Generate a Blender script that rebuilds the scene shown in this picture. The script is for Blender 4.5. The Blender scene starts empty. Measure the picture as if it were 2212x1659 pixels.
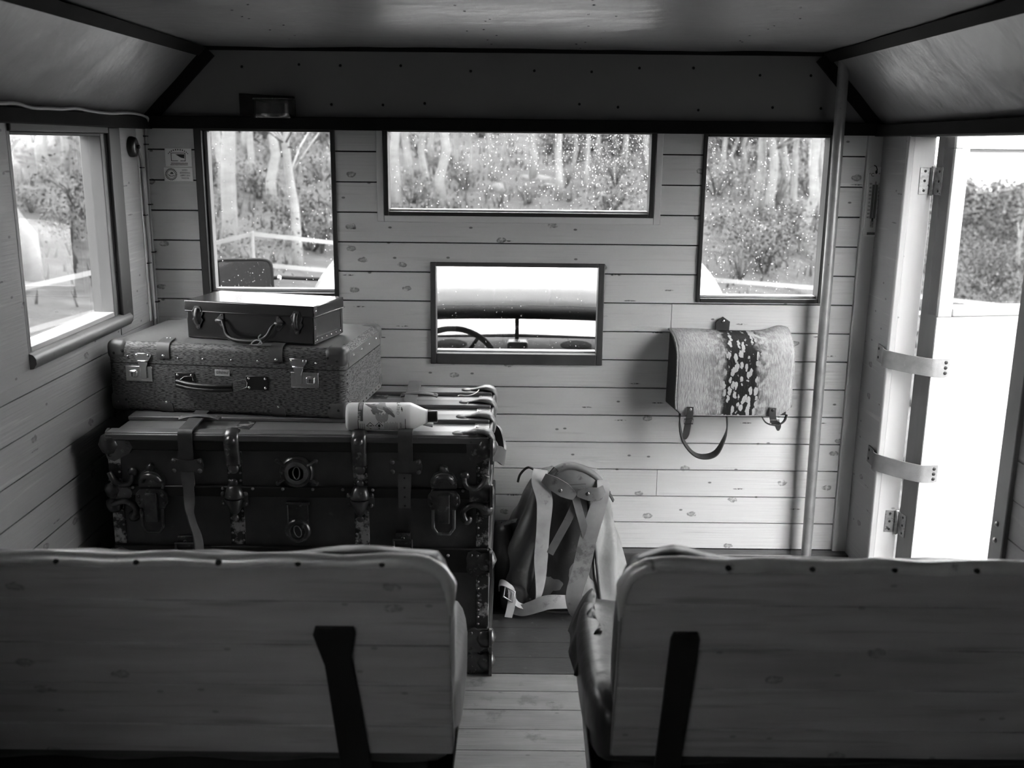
import bpy, bmesh, math, random
from mathutils import Vector, Matrix, noise as mnoise

random.seed(7)
sc = bpy.context.scene
COL = sc.collection
V = Vector

# ---------------------------------------------------------------- camera
EYE = 1.437
cam_d = bpy.data.cameras.new('camera')
cam_d.sensor_fit = 'HORIZONTAL'
cam_d.sensor_width = 17.3
cam_d.lens = 17.0
cam_d.clip_start = 0.02
cam_d.clip_end = 500
cam_d.dof.use_dof = True
cam_d.dof.focus_distance = 2.95
cam_d.dof.aperture_fstop = 1.8
cam = bpy.data.objects.new('camera', cam_d)
COL.objects.link(cam)
_p, _t = math.radians(13.4), 0.0105
_f = V((0, math.cos(_p), -math.sin(_p)))
_u0 = V((0, math.sin(_p), math.cos(_p)))
_r0 = V((1, 0, 0))
_R = _r0 * math.cos(_t) + _u0 * math.sin(_t)
_U = _u0 * math.cos(_t) - _r0 * math.sin(_t)
cam.matrix_world = Matrix(((_R.x, _U.x, -_f.x, 0), (_R.y, _U.y, -_f.y, 0), (_R.z, _U.z, -_f.z, EYE), (0, 0, 0, 1)))
sc.camera = cam

# ---------------------------------------------------------------- overcast sky
SKY = 1.0
world = bpy.data.worlds.new('overcast_sky')
sc.world = world
world.use_nodes = True
_n, _l = world.node_tree.nodes, world.node_tree.links
_n.clear()
_tc = _n.new('ShaderNodeTexCoord'); _sx = _n.new('ShaderNodeSeparateXYZ'); _mr = _n.new('ShaderNodeMapRange')
_mr.inputs['From Min'].default_value = 0.0; _mr.inputs['From Max'].default_value = 1.0
_mr.inputs['To Min'].default_value = 0.55; _mr.inputs['To Max'].default_value = 1.25
_l.new(_tc.outputs['Generated'], _sx.inputs[0]); _l.new(_sx.outputs['Z'], _mr.inputs['Value'])
_nz = _n.new('ShaderNodeTexNoise'); _nz.inputs['Scale'].default_value = 3.0; _nz.inputs['Detail'].default_value = 4
_mp = _n.new('ShaderNodeMapping'); _mp.inputs['Scale'].default_value = (1, 1, 5)
_l.new(_tc.outputs['Generated'], _mp.inputs[0]); _l.new(_mp.outputs[0], _nz.inputs['Vector'])
_m2 = _n.new('ShaderNodeMapRange'); _m2.inputs['From Min'].default_value = 0.3; _m2.inputs['From Max'].default_value = 0.7
_m2.inputs['To Min'].default_value = 0.85; _m2.inputs['To Max'].default_value = 1.1
_l.new(_nz.outputs['Fac'], _m2.inputs['Value'])
_mu = _n.new('ShaderNodeMath'); _mu.operation = 'MULTIPLY'
_l.new(_mr.outputs[0], _mu.inputs[0]); _l.new(_m2.outputs[0], _mu.inputs[1])
_mu2 = _n.new('ShaderNodeMath'); _mu2.operation = 'MULTIPLY'; _mu2.inputs[1].default_value = SKY
_l.new(_mu.outputs[0], _mu2.inputs[0])
_bg = _n.new('ShaderNodeBackground'); _wo = _n.new('ShaderNodeOutputWorld')
_bg.inputs['Color'].default_value = (1, 1, 1, 1)
_l.new(_mu2.outputs[0], _bg.inputs['Strength']); _l.new(_bg.outputs[0], _wo.inputs[0])

sc.view_settings.view_transform = 'Standard'
sc.view_settings.look = 'None'
sc.view_settings.gamma = 1.0
sc.view_settings.exposure = 3.9
sc.view_settings.use_curve_mapping = False
sc.cycles.max_bounces = 8
sc.cycles.diffuse_bounces = 4
sc.cycles.glossy_bounces = 3
sc.cycles.transmission_bounces = 4
sc.cycles.adaptive_threshold = 0.08
sc.cycles.adaptive_min_samples = 12
sc.cycles.transparent_max_bounces = 8
sc.cycles.caustics_reflective = False
sc.cycles.caustics_refractive = False
sc.cycles.sample_clamp_indirect = 6.0

# ---------------------------------------------------------------- materials
MATS = {}


def _ramp(n, stops):
    r = n.new('ShaderNodeValToRGB')
    e = r.color_ramp.elements
    while len(e) > 1:
        e.remove(e[-1])
    e[0].position = stops[0][0]; e[0].color = (stops[0][1],) * 3 + (1,)
    for p, c in stops[1:]:
        k = e.new(p); k.color = (c,) * 3 + (1,)
    return r


def mat(name, c, rough=0.6, metal=0.0, var=0.12, scale=(6, 6, 6), nscale=1.0, spec=0.5, bump=0.0, bump_scale=None,
        worn=None, knots=0.0, specks=0.0, rnd=0.0, obj=False, coat=0.0, streak=None, trans=0.0, sheen=0.0, flat='', flecks=0.0):
    """grey procedural material. var: tonal variation by noise; worn=(value, threshold, scale, metal): patches of
    another tone; knots / specks: darker spots of the wood; rnd: variation from object to object"""
    if name in MATS:
        return MATS[name]
    m = bpy.data.materials.new(name)
    m.use_nodes = True
    n, l = m.node_tree.nodes, m.node_tree.links
    b = n['Principled BSDF']
    b.inputs['Roughness'].default_value = rough
    b.inputs['Metallic'].default_value = metal
    b.inputs['Specular IOR Level'].default_value = spec
    b.inputs['Coat Weight'].default_value = coat
    b.inputs['Coat Roughness'].default_value = 0.15
    b.inputs['Sheen Weight'].default_value = sheen
    if obj:
        tc = n.new('ShaderNodeTexCoord'); co = tc.outputs['Object']
    else:
        tc = n.new('ShaderNodeNewGeometry'); co = tc.outputs['Position']
    mp = n.new('ShaderNodeMapping'); mp.inputs['Scale'].default_value = scale
    l.new(co, mp.inputs[0])
    nz = n.new('ShaderNodeTexNoise'); nz.inputs['Scale'].default_value = nscale; nz.inputs['Detail'].default_value = 5
    l.new(mp.outputs[0], nz.inputs['Vector'])
    mr = n.new('ShaderNodeMapRange')
    mr.inputs['From Min'].default_value = 0.25; mr.inputs['From Max'].default_value = 0.75
    mr.inputs['To Min'].default_value = c * (1 - var); mr.inputs['To Max'].default_value = c * (1 + var)
    l.new(nz.outputs['Fac'], mr.inputs['Value'])
    val = mr.outputs[0]

    def mixv(fac, other):
        nonlocal val
        x = n.new('ShaderNodeMix'); x.data_type = 'FLOAT'
        l.new(fac, x.inputs[0]); l.new(val, x.inputs[2])
        if isinstance(other, float):
            x.inputs[3].default_value = other
        else:
            l.new(other, x.inputs[3])
        val = x.outputs[0]
        return x

    if streak:
        # (scale vec, low, high, tone): fine marks with a direction
        m3 = n.new('ShaderNodeMapping'); m3.inputs['Scale'].default_value = streak[0]
        l.new(co, m3.inputs[0])
        n3 = n.new('ShaderNodeTexNoise'); n3.inputs['Scale'].default_value = 1.0; n3.inputs['Detail'].default_value = 3
        l.new(m3.outputs[0], n3.inputs['Vector'])
        r3 = _ramp(n, [(streak[1], 0.0), (streak[2], 1.0)])
        l.new(n3.outputs['Fac'], r3.inputs[0])
        mixv(r3.outputs[0], float(streak[3]))
    fl = (1.0, 1.0, 1.0)
    vdim = '3D'
    co3 = co
    if flat:
        # spots live on the face of the board: take the two coordinates along it, the upright (or long) one last
        ss = n.new('ShaderNodeSeparateXYZ'); cx = n.new('ShaderNodeCombineXYZ'); l.new(co, ss.inputs[0])
        o2 = {'x': ('Y', 'Z'), 'y': ('X', 'Z'), 'z': ('X', 'Y')}[flat]
        l.new(ss.outputs[o2[0]], cx.inputs[0]); l.new(ss.outputs[o2[1]], cx.inputs[1])
        co = cx.outputs[0]; vdim = '2D'
    va = 1 if flat else 2
    def msc(a, b):
        return (a, b, 1.0) if flat else (a, a, b)
    if knots:
        vo = n.new('ShaderNodeTexVoronoi'); vo.voronoi_dimensions = vdim; vo.inputs['Scale'].default_value = 8.0
        m4 = n.new('ShaderNodeMapping'); m4.inputs['Scale'].default_value = msc(0.8, 1.4)
        nd = n.new('ShaderNodeTexNoise'); nd.inputs['Scale'].default_value = 60
        ad = n.new('ShaderNodeMix'); ad.data_type = 'VECTOR'; ad.inputs[0].default_value = 0.012
        l.new(co, ad.inputs[4]); l.new(co, nd.inputs['Vector']); l.new(nd.outputs['Color'], ad.inputs[5])
        l.new(ad.outputs[1], m4.inputs[0]); l.new(m4.outputs[0], vo.inputs['Vector'])
        r4 = _ramp(n, [(0.0, 0.5), (0.05, 0.7), (0.085, 1.0), (0.11, 0.0)])
        l.new(vo.outputs['Distance'], r4.inputs[0])
        sx = n.new('ShaderNodeSeparateColor'); l.new(vo.outputs['Color'], sx.inputs[0])
        gt = n.new('ShaderNodeMath'); gt.operation = 'GREATER_THAN'; gt.inputs[1].default_value = 0.74
        l.new(sx.outputs[0], gt.inputs[0])
        n5 = n.new('ShaderNodeTexNoise'); n5.inputs['Scale'].default_value = 90
        l.new(co, n5.inputs['Vector'])
        r5 = _ramp(n, [(0.36, 0.15), (0.52, 1.0)]); l.new(n5.outputs['Fac'], r5.inputs[0])
        a = n.new('ShaderNodeMath'); a.operation = 'MULTIPLY'; l.new(r4.outputs[0], a.inputs[0]); l.new(gt.outputs[0], a.inputs[1])
        a2 = n.new('ShaderNodeMath'); a2.operation = 'MULTIPLY'; l.new(a.outputs[0], a2.inputs[0]); l.new(r5.outputs[0], a2.inputs[1])
        a3 = n.new('ShaderNodeMath'); a3.operation = 'MULTIPLY'; a3.inputs[1].default_value = knots; l.new(a2.outputs[0], a3.inputs[0])
        mixv(a3.outputs[0], 0.05)
    if specks:
        vo = n.new('ShaderNodeTexVoronoi'); vo.voronoi_dimensions = vdim; vo.inputs['Scale'].default_value = 17
        m6 = n.new('ShaderNodeMapping'); m6.inputs['Scale'].default_value = msc(0.7, 1.25)
        l.new(co, m6.inputs[0]); l.new(m6.outputs[0], vo.inputs['Vector'])
        r6 = _ramp(n, [(0.05, 1.0), (0.085, 0.0)]); l.new(vo.outputs['Distance'], r6.inputs[0])
        sx = n.new('ShaderNodeSeparateColor'); l.new(vo.outputs['Color'], sx.inputs[0])
        gt = n.new('ShaderNodeMath'); gt.operation = 'GREATER_THAN'; gt.inputs[1].default_value = 0.86
        l.new(sx.outputs[1], gt.inputs[0])
        a = n.new('ShaderNodeMath'); a.operation = 'MULTIPLY'; l.new(r6.outputs[0], a.inputs[0]); l.new(gt.outputs[0], a.inputs[1])
        a3 = n.new('ShaderNodeMath'); a3.operation = 'MULTIPLY'; a3.inputs[1].default_value = specks; l.new(a.outputs[0], a3.inputs[0])
        mixv(a3.outputs[0], 0.03)
    if flecks:
        vo = n.new('ShaderNodeTexVoronoi'); vo.voronoi_dimensions = vdim; vo.inputs['Scale'].default_value = 1.0
        m9 = n.new('ShaderNodeMapping'); m9.inputs['Scale'].default_value = msc(7, 62)
        m9.inputs['Location'].default_value = (3.3, 1.7, 0.4)
        l.new(co, m9.inputs[0]); l.new(m9.outputs[0], vo.inputs['Vector'])
        r9 = _ramp(n, [(0.10, 1.0), (0.16, 0.0)]); l.new(vo.outputs['Distance'], r9.inputs[0])
        sx = n.new('ShaderNodeSeparateColor'); l.new(vo.outputs['Color'], sx.inputs[0])
        gt = n.new('ShaderNodeMath'); gt.operation = 'GREATER_THAN'; gt.inputs[1].default_value = 0.955
        l.new(sx.outputs[2], gt.inputs[0])
        n9 = n.new('ShaderNodeTexNoise'); n9.inputs['Scale'].default_value = 130; l.new(co, n9.inputs['Vector'])
        rn = _ramp(n, [(0.38, 0.0), (0.55, 1.0)]); l.new(n9.outputs['Fac'], rn.inputs[0])
        a = n.new('ShaderNodeMath'); a.operation = 'MULTIPLY'; l.new(r9.outputs[0], a.inputs[0]); l.new(gt.outputs[0], a.inputs[1])
        a2 = n.new('ShaderNodeMath'); a2.operation = 'MULTIPLY'; l.new(a.outputs[0], a2.inputs[0]); l.new(rn.outputs[0], a2.inputs[1])
        a3 = n.new('ShaderNodeMath'); a3.operation = 'MULTIPLY'; a3.inputs[1].default_value = flecks; l.new(a2.outputs[0], a3.inputs[0])
        mixv(a3.outputs[0], 0.06)
    co = co3
    if worn:
        nw = n.new('ShaderNodeTexNoise'); nw.inputs['Scale'].default_value = worn[2]; nw.inputs['Detail'].default_value = 8
        nw.inputs['Roughness'].default_value = 0.65
        l.new(co, nw.inputs['Vector'])
        rw = _ramp(n, [(worn[1] - 0.03, 0.0), (worn[1] + 0.05, 1.0)]); l.new(nw.outputs['Fac'], rw.inputs[0])
        mixv(rw.outputs[0], float(worn[0]))
        if len(worn) > 3:
            mm = n.new('ShaderNodeMath'); mm.operation = 'MULTIPLY'; mm.inputs[1].default_value = worn[3]
            l.new(rw.outputs[0], mm.inputs[0])
            ma = n.new('ShaderNodeMath'); ma.operation = 'MAXIMUM'; ma.inputs[1].default_value = metal
            l.new(mm.outputs[0], ma.inputs[0]); l.new(ma.outputs[0], b.inputs['Metallic'])
    if rnd:
        oi = n.new('ShaderNodeObjectInfo')
        m7 = n.new('ShaderNodeMapRange'); m7.inputs['To Min'].default_value = 1 - rnd; m7.inputs['To Max'].default_value = 1 + rnd
        l.new(oi.outputs['Random'], m7.inputs['Value'])
        a = n.new('ShaderNodeMath'); a.operation = 'MULTIPLY'; l.new(val, a.inputs[0]); l.new(m7.outputs[0], a.inputs[1])
        val = a.outputs[0]
    cc = n.new('ShaderNodeCombineColor')
    for i in range(3):
        l.new(val, cc.inputs[i])
    l.new(cc.outputs[0], b.inputs['Base Color'])
    if trans:
        b.inputs['Transmission Weight'].default_value = trans
    if bump:
        bs = bump_scale or scale
        m8 = n.new('ShaderNodeMapping'); m8.inputs['Scale'].default_value = bs; l.new(co, m8.inputs[0])
        n8 = n.new('ShaderNodeTexNoise'); n8.inputs['Scale'].default_value = 1.0; n8.inputs['Detail'].default_value = 5
        l.new(m8.outputs[0], n8.inputs['Vector'])
        bp = n.new('ShaderNodeBump'); bp.inputs['Strength'].default_value = 1.0; bp.inputs['Distance'].default_value = bump
        l.new(n8.outputs['Fac'], bp.inputs['Height']); l.new(bp.outputs[0], b.inputs['Normal'])
    MATS[name] = m
    return m


def glass_mat(name, tint=0.82):
    """thin pane: clear, with a Schlick reflection that is the same from both sides"""
    m = bpy.data.materials.new(name); m.use_nodes = True
    n, l = m.node_tree.nodes, m.node_tree.links
    n.clear()
    o = n.new('ShaderNodeOutputMaterial'); mx = n.new('ShaderNodeMixShader')
    t = n.new('ShaderNodeBsdfTransparent'); t.inputs[0].default_value = (tint, tint, tint, 1)
    g = n.new('ShaderNodeBsdfGlossy'); g.inputs['Roughness'].default_value = 0.0; g.inputs[0].default_value = (1, 1, 1, 1)
    ge = n.new('ShaderNodeNewGeometry'); d = n.new('ShaderNodeVectorMath'); d.operation = 'DOT_PRODUCT'
    l.new(ge.outputs['Normal'], d.inputs[0]); l.new(ge.outputs['Incoming'], d.inputs[1])

    def mt(op, a, b):
        q = n.new('ShaderNodeMath'); q.operation = op
        for i, s in enumerate((a, b)):
            if isinstance(s, (int, float)):
                q.inputs[i].default_value = s
            else:
                l.new(s, q.inputs[i])
        return q.outputs[0]
    f = mt('POWER', mt('SUBTRACT', 1.0, mt('ABSOLUTE', d.outputs['Value'], 0)), 5.0)
    f = mt('ADD', mt('MULTIPLY', f, 0.9), 0.04)
    l.new(f, mx.inputs[0]); l.new(t.outputs[0], mx.inputs[1]); l.new(g.outputs[0], mx.inputs[2])
    l.new(mx.outputs[0], o.inputs[0])
    return m


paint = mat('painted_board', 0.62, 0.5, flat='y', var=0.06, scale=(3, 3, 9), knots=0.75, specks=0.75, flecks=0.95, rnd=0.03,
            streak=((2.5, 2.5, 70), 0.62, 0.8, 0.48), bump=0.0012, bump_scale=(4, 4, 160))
paint_side_shaded = mat('painted_side_board', 0.31, 0.5, flat='x', var=0.06, scale=(3, 3, 9), knots=0.75, specks=0.6, flecks=0.8, rnd=0.03,
                 streak=((2.5, 2.5, 70), 0.62, 0.8, 0.45), bump=0.0012, bump_scale=(4, 4, 160))  # same paint as the front wall, darkened to stand in for shade
paint_trim = mat('painted_batten', 0.68, 0.45, var=0.05, scale=(5, 5, 5), specks=0.45, bump=0.0008, bump_scale=(60, 60, 5))
white_paint = mat('white_door_paint', 0.52, 0.4, flat='y', var=0.05, scale=(5, 5, 2), specks=0.5, worn=(0.45, 0.72, 14), bump=0.0008, bump_scale=(50, 50, 6))
dark_trim = mat('dark_brown_batten', 0.012, 0.8, var=0.3, scale=(8, 8, 8), worn=(0.03, 0.74, 20), spec=0.12)
dark_gap = mat('dark_backing', 0.02, 0.9)
frame_dark = mat('dark_window_frame', 0.018, 0.5, var=0.3, scale=(20, 20, 20), worn=(0.12, 0.72, 30))
ceil_m = mat('ceiling_hardboard', 0.20, 0.36, flat='z', var=0.07, scale=(2.5, 2.5, 2.5), specks=0.0, bump=0.02, bump_scale=(2.6, 3.2, 2.6))
front_hard = mat('front_hardboard', 0.21, 0.6, var=0.06, scale=(3, 3, 3), specks=0.3)
ext_m = mat('bus_outside_paint', 0.10, 0.5, var=0.1)
floor_m = mat('worn_floor_board', 0.16, 0.55, flat='z', var=0.22, scale=(6, 30, 6), specks=0.5, rnd=0.06, worn=(0.10, 0.6, 9), bump=0.0015, bump_scale=(8, 120, 8))
floor_dark = mat('painted_dark_floor', 0.05, 0.32, var=0.3, scale=(10, 10, 10), worn=(0.15, 0.66, 22), bump=0.001, bump_scale=(30, 60, 30))
glass = glass_mat('window_glass')
drop_m = bpy.data.materials.new('rain_water'); drop_m.use_nodes = True
_b = drop_m.node_tree.nodes['Principled BSDF']
_b.inputs['Transmission Weight'].default_value = 1.0; _b.inputs['Roughness'].default_value = 0.0; _b.inputs['IOR'].default_value = 1.33
_b.inputs['Base Color'].default_value = (1, 1, 1, 1)


# ---------------------------------------------------------------- mesh helpers
class MB:
    def __init__(self):
        self.v = []; self.f = []; self.s = []

    def add(self, vs, fs, smooth=False):
        o = len(self.v)
        self.v += [tuple(p) for p in vs]
        for f in fs:
            self.f.append(tuple(i + o for i in f)); self.s.append(smooth)
        return self

    def box(self, x0, x1, y0, y1, z0, z1):
        return self.add([(x0, y0, z0), (x1, y0, z0), (x1, y1, z0), (x0, y1, z0), (x0, y0, z1), (x1, y0, z1), (x1, y1, z1), (x0, y1, z1)],
                        [(3, 2, 1, 0), (4, 5, 6, 7), (0, 1, 5, 4), (1, 2, 6, 5), (2, 3, 7, 6), (3, 0, 4, 7)])

    def obox(self, c, a, b, d):
        c, a, b, d = V(c), V(a), V(b), V(d)
        vs = [c + a * i + b * j + d * k for k in (-1, 1) for i, j in ((-1, -1), (1, -1), (1, 1), (-1, 1))]
        return self.add(vs, [(3, 2, 1, 0), (4, 5, 6, 7), (0, 1, 5, 4), (1, 2, 6, 5), (2, 3, 7, 6), (3, 0, 4, 7)])

    def prism(self, poly, ext, smooth=False):
        ext = V(ext); n = len(poly)
        vs = [V(p) for p in poly] + [V(p) + ext for p in poly]
        fs = [tuple(range(n)), tuple(range(2 * n - 1, n - 1, -1))]
        self.add(vs, fs)
        o = len(self.v) - 2 * n
        for i in range(n):
            j = (i + 1) % n
            self.f.append((o + i, o + n + i, o + n + j, o + j)); self.s.append(smooth)
        return self

    def tube(self, path, r, n=8, closed=False, caps=True, smooth=True, flat=1.0, up=None):
        P = [V(p) for p in path]; m = len(P)
        R = r if isinstance(r, (list, tuple)) else [r] * m
        T = []
        for i in range(m):
            a = P[(i - 1) % m] if (closed or i > 0) else P[i]
            b = P[(i + 1) % m] if (closed or i < m - 1) else P[i]
            t = b - a
            T.append(t.normalized() if t.length > 1e-9 else V((0, 0, 1)))
        ref = V(up) if up else (V((0, 0, 1)) if abs(T[0].z) < 0.9 else V((1, 0, 0)))
        N = (ref - T[0] * ref.dot(T[0])).normalized()
        o = len(self.v)
        for i in range(m):
            if i:
                N = N - T[i] * N.dot(T[i])
                N = N.normalized() if N.length > 1e-6 else V((1, 0, 0))
            B = T[i].cross(N)
            for k in range(n):
                a = 2 * math.pi * k / n
                self.v.append(tuple(P[i] + N * (R[i] * math.cos(a) * flat) + B * (R[i] * math.sin(a))))
        for i in range(m if closed else m - 1):
            j = (i + 1) % m
            for k in range(n):
                k2 = (k + 1) % n
                self.f.append((o + i * n + k, o + i * n + k2, o + j * n + k2, o + j * n + k)); self.s.append(smooth)
        if caps and not closed:
            self.f.append(tuple(o + k for k in range(n - 1, -1, -1))); self.s.append(False)
            self.f.append(tuple(o + (m - 1) * n + k for k in range(n))); self.s.append(False)
        return self

    def cyl(self, p0, p1, r0, r1=None, n=12):
        return self.tube([p0, p1], [r0, r0 if r1 is None else r1], n)

    def lathe(self, prof, org, axis=(0, 0, 1), n=16):
        ax = V(axis).normalized()
        a = V((1, 0, 0)) if abs(ax.x) < 0.9 else V((0, 1, 0))
        a = (a - ax * a.dot(ax)).normalized(); b = ax.cross(a); org = V(org)
        o = len(self.v)
        for r, h in prof:
            for k in range(n):
                t = 2 * math.pi * k / n
                self.v.append(tuple(org + ax * h + (a * math.cos(t) + b * math.sin(t)) * r))
        for i in range(len(prof) - 1):
            for k in range(n):
                k2 = (k + 1) % n
                self.f.append((o + i * n + k, o + i * n + k2, o + (i + 1) * n + k2, o + (i + 1) * n + k)); self.s.append(True)
        self.f.append(tuple(o + k for k in range(n - 1, -1, -1))); self.s.append(False)
        self.f.append(tuple(o + (len(prof) - 1) * n + k for k in range(n))); self.s.append(False)
        return self

    def dome(self, c, nrm, r, h=None, n=8):
        h = r * 0.6 if h is None else h
        return self.lathe([(r, 0), (r * 0.92, h * 0.45), (r * 0.6, h * 0.85), (r * 0.15, h)], c, nrm, n)

    def ribbon(self, path, wid, thick, wdir=None, smooth=True):
        """strap: path of points, width (number or list), wdir a vector or a list of vectors across the strap"""
        P = [V(p) for p in path]; m = len(P)
        W = wid if isinstance(wid, (list, tuple)) else [wid] * m
        o = len(self.v)
        for i in range(m):
            t = (P[min(i + 1, m - 1)] - P[max(i - 1, 0)]).normalized()
            w = V(wdir[i]) if isinstance(wdir, list) else V(wdir)
            w = (w - t * w.dot(t)).normalized(); nn = t.cross(w)
            h = w * (W[i] / 2); k = nn * (thick / 2)
            self.v += [tuple(P[i] - h - k), tuple(P[i] + h - k), tuple(P[i] + h + k), tuple(P[i] - h + k)]
        for i in range(m - 1):
            a, b = o + 4 * i, o + 4 * i + 4
            for q in range(4):
                q2 = (q + 1) % 4
                self.f.append((a + q, a + q2, b + q2, b + q)); self.s.append(smooth)
        self.f.append((o + 3, o + 2, o + 1, o)); self.s.append(False)
        e = o + 4 * (m - 1)
        self.f.append((e, e + 1, e + 2, e + 3)); self.s.append(False)
        return self

    def grid(self, fn, nu, nv, closed_u=False, smooth=True):
        o = len(self.v)
        for j in range(nv + 1):
            for i in range(nu if closed_u else nu + 1):
                self.v.append(tuple(fn(i / nu, j / nv)))
        w = nu if closed_u else nu + 1
        for j in range(nv):
            for i in range(nu):
                i2 = (i + 1) % w
                self.f.append((o + j * w + i, o + j * w + i2, o + (j + 1) * w + i2, o + (j + 1) * w + i)); self.s.append(smooth)
        return self

    def rbox(self, w, d, r, rows, n=6):
        """box with rounded upright edges; rows of (z, inset) from bottom to top"""
        o = len(self.v); ring = 4 * (n + 1)
        for z, ins in rows:
            rr = max(r - ins * 0.5, 0.002)
            for cx, cy, a0 in ((w - ins - rr, d - ins - rr, 0), (ins + rr, d - ins - rr, 90), (ins + rr, ins + rr, 180), (w - ins - rr, ins + rr, 270)):
                for k in range(n + 1):
                    t = math.radians(a0 + 90 * k / n)
                    self.v.append((cx + rr * math.cos(t), cy + rr * math.sin(t), z))
        for j in range(len(rows) - 1):
            for k in range(ring):
                k2 = (k + 1) % ring
                self.f.append((o + j * ring + k, o + j * ring + k2, o + (j + 1) * ring + k2, o + (j + 1) * ring + k)); self.s.append(True)
        self.f.append(tuple(o + k for k in range(ring - 1, -1, -1))); self.s.append(False)
        e = o + (len(rows) - 1) * ring
        self.f.append(tuple(e + k for k in range(ring))); self.s.append(False)
        return self

    def mesh(self, name, m=None, sharp=None):
        me = bpy.data.meshes.new(name)
        me.from_pydata(self.v, [], self.f)
        me.polygons.foreach_set('use_smooth', self.s)
        me.update()
        bm = bmesh.new(); bm.from_mesh(me); bmesh.ops.recalc_face_normals(bm, faces=bm.faces); bm.to_mesh(me); bm.free()
        if m:
            me.materials.append(m)
        if sharp:
            me.set_sharp_from_angle(angle=math.radians(sharp))
        return me

    def build(self, name, m, parent=None, bevel=0, seg=2, sharp=None, loc=None, rot=None, solid=0, sub=0):
        if bevel or sub:
            self.s = [True] * len(self.f) if sub else self.s
        me = self.mesh(name, m, sharp or 65)
        return link(name, me, parent, bevel, seg, loc, rot, solid, sub)


def link(name, me, parent=None, bevel=0, seg=2, loc=None, rot=None, solid=0, sub=0):
    o = bpy.data.objects.new(name, me); COL.objects.link(o)
    if parent:
        o.parent = parent
    if loc:
        o.location = loc
    if rot:
        o.rotation_euler = rot
    if solid:
        k = o.modifiers.new('thickness', 'SOLIDIFY'); k.thickness = solid; k.offset = 0
    if bevel:
        k = o.modifiers.new('bevel', 'BEVEL'); k.width = bevel; k.segments = seg; k.limit_method = 'ANGLE'; k.harden_normals = False
        for p in me.polygons:
            p.use_smooth = True
        me.set_sharp_from_angle(angle=math.radians(50))
    if sub:
        k = o.modifiers.new('subdivision', 'SUBSURF'); k.levels = sub; k.render_levels = sub
    return o


def thing(name, label, cat, loc=(0, 0, 0), rot=(0, 0, 0), group=None):
    o = bpy.data.objects.new(name, None); COL.objects.link(o)
    o.empty_display_size = 0.05
    o.location = loc; o.rotation_euler = rot
    tag(o, label, cat, group)
    return o


def tag(o, label, cat, group=None, kind=None):
    o['label'] = label; o['category'] = cat
    if group:
        o['group'] = group
    if kind:
        o['kind'] = kind
    return o


def struct(o, label=None):
    o['kind'] = 'structure'
    if label:
        o['label'] = label
    return o


def sempty(name, label=None, loc=(0, 0, 0), rot=(0, 0, 0)):
    o = bpy.data.objects.new(name, None); COL.objects.link(o)
    o.location = loc; o.rotation_euler = rot
    return struct(o, label)


def stuff(o):
    o['kind'] = 'stuff'
    return o


def spline(pts, n=8):
    """smooth curve through the points"""
    P = [V(p) for p in pts]; out = []
    for i in range(len(P) - 1):
        p0 = P[max(i - 1, 0)]; p1 = P[i]; p2 = P[i + 1]; p3 = P[min(i + 2, len(P) - 1)]
        for k in range(n):
            t = k / n
            out.append(0.5 * ((2 * p1) + (p2 - p0) * t + (2 * p0 - 5 * p1 + 4 * p2 - p3) * t * t + (3 * p1 - p0 - 3 * p2 + p3) * t ** 3))
    out.append(P[-1])
    return out


def text(name, body, size, m, parent, loc, rot=(math.pi / 2, 0, 0), align='CENTER', shear=0.0, sx=1.0):
    c = bpy.data.curves.new(name, 'FONT'); c.body = body; c.size = size; c.align_x = align; c.align_y = 'CENTER'
    c.extrude = 0.00015; c.shear = shear; c.resolution_u = 3
    tmp = bpy.data.objects.new(name, c); COL.objects.link(tmp)
    bpy.context.view_layer.update()
    me = bpy.data.meshes.new_from_object(tmp.evaluated_get(bpy.context.evaluated_depsgraph_get()))
    bpy.data.objects.remove(tmp)
    me.materials.clear(); me.materials.append(m)
    o = bpy.data.objects.new(name, me); COL.objects.link(o)
    o.parent = parent; o.location = loc; o.rotation_euler = rot; o.scale = (sx, 1, 1)
    return stuff(o)


def sub_rects(x0, x1, z0, z1, holes):
    """cells of a rectangle left after cutting holes, joined into connected pieces"""
    xs = sorted({x0, x1} | {v for h in holes for v in (h[0], h[1]) if x0 < v < x1})
    zs = sorted({z0, z1} | {v for h in holes for v in (h[2], h[3]) if z0 < v < z1})
    cells = {}
    for i in range(len(xs) - 1):
        for j in range(len(zs) - 1):
            cx, cz = (xs[i] + xs[i + 1]) / 2, (zs[j] + zs[j + 1]) / 2
            if not any(h[0] < cx < h[1] and h[2] < cz < h[3] for h in holes):
                cells[(i, j)] = (xs[i], xs[i + 1], zs[j], zs[j + 1])
    out = []
    left = set(cells)
    while left:
        st = [left.pop()]; comp = [st[0]]
        while st:
            i, j = st.pop()
            for q in ((i + 1, j), (i - 1, j), (i, j + 1), (i, j - 1)):
                if q in left:
                    left.remove(q); st.append(q); comp.append(q)
        out.append([cells[c] for c in sorted(comp)])
    return out

# ================================================================= the bus shell
YW = 3.24            # inner face of the front wall
XL, XR = -1.16, 1.15  # inner faces of the side walls
YB = -1.7            # back wall
ZB, ZC = 1.505, 1.717  # top of the side walls, ceiling

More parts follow.
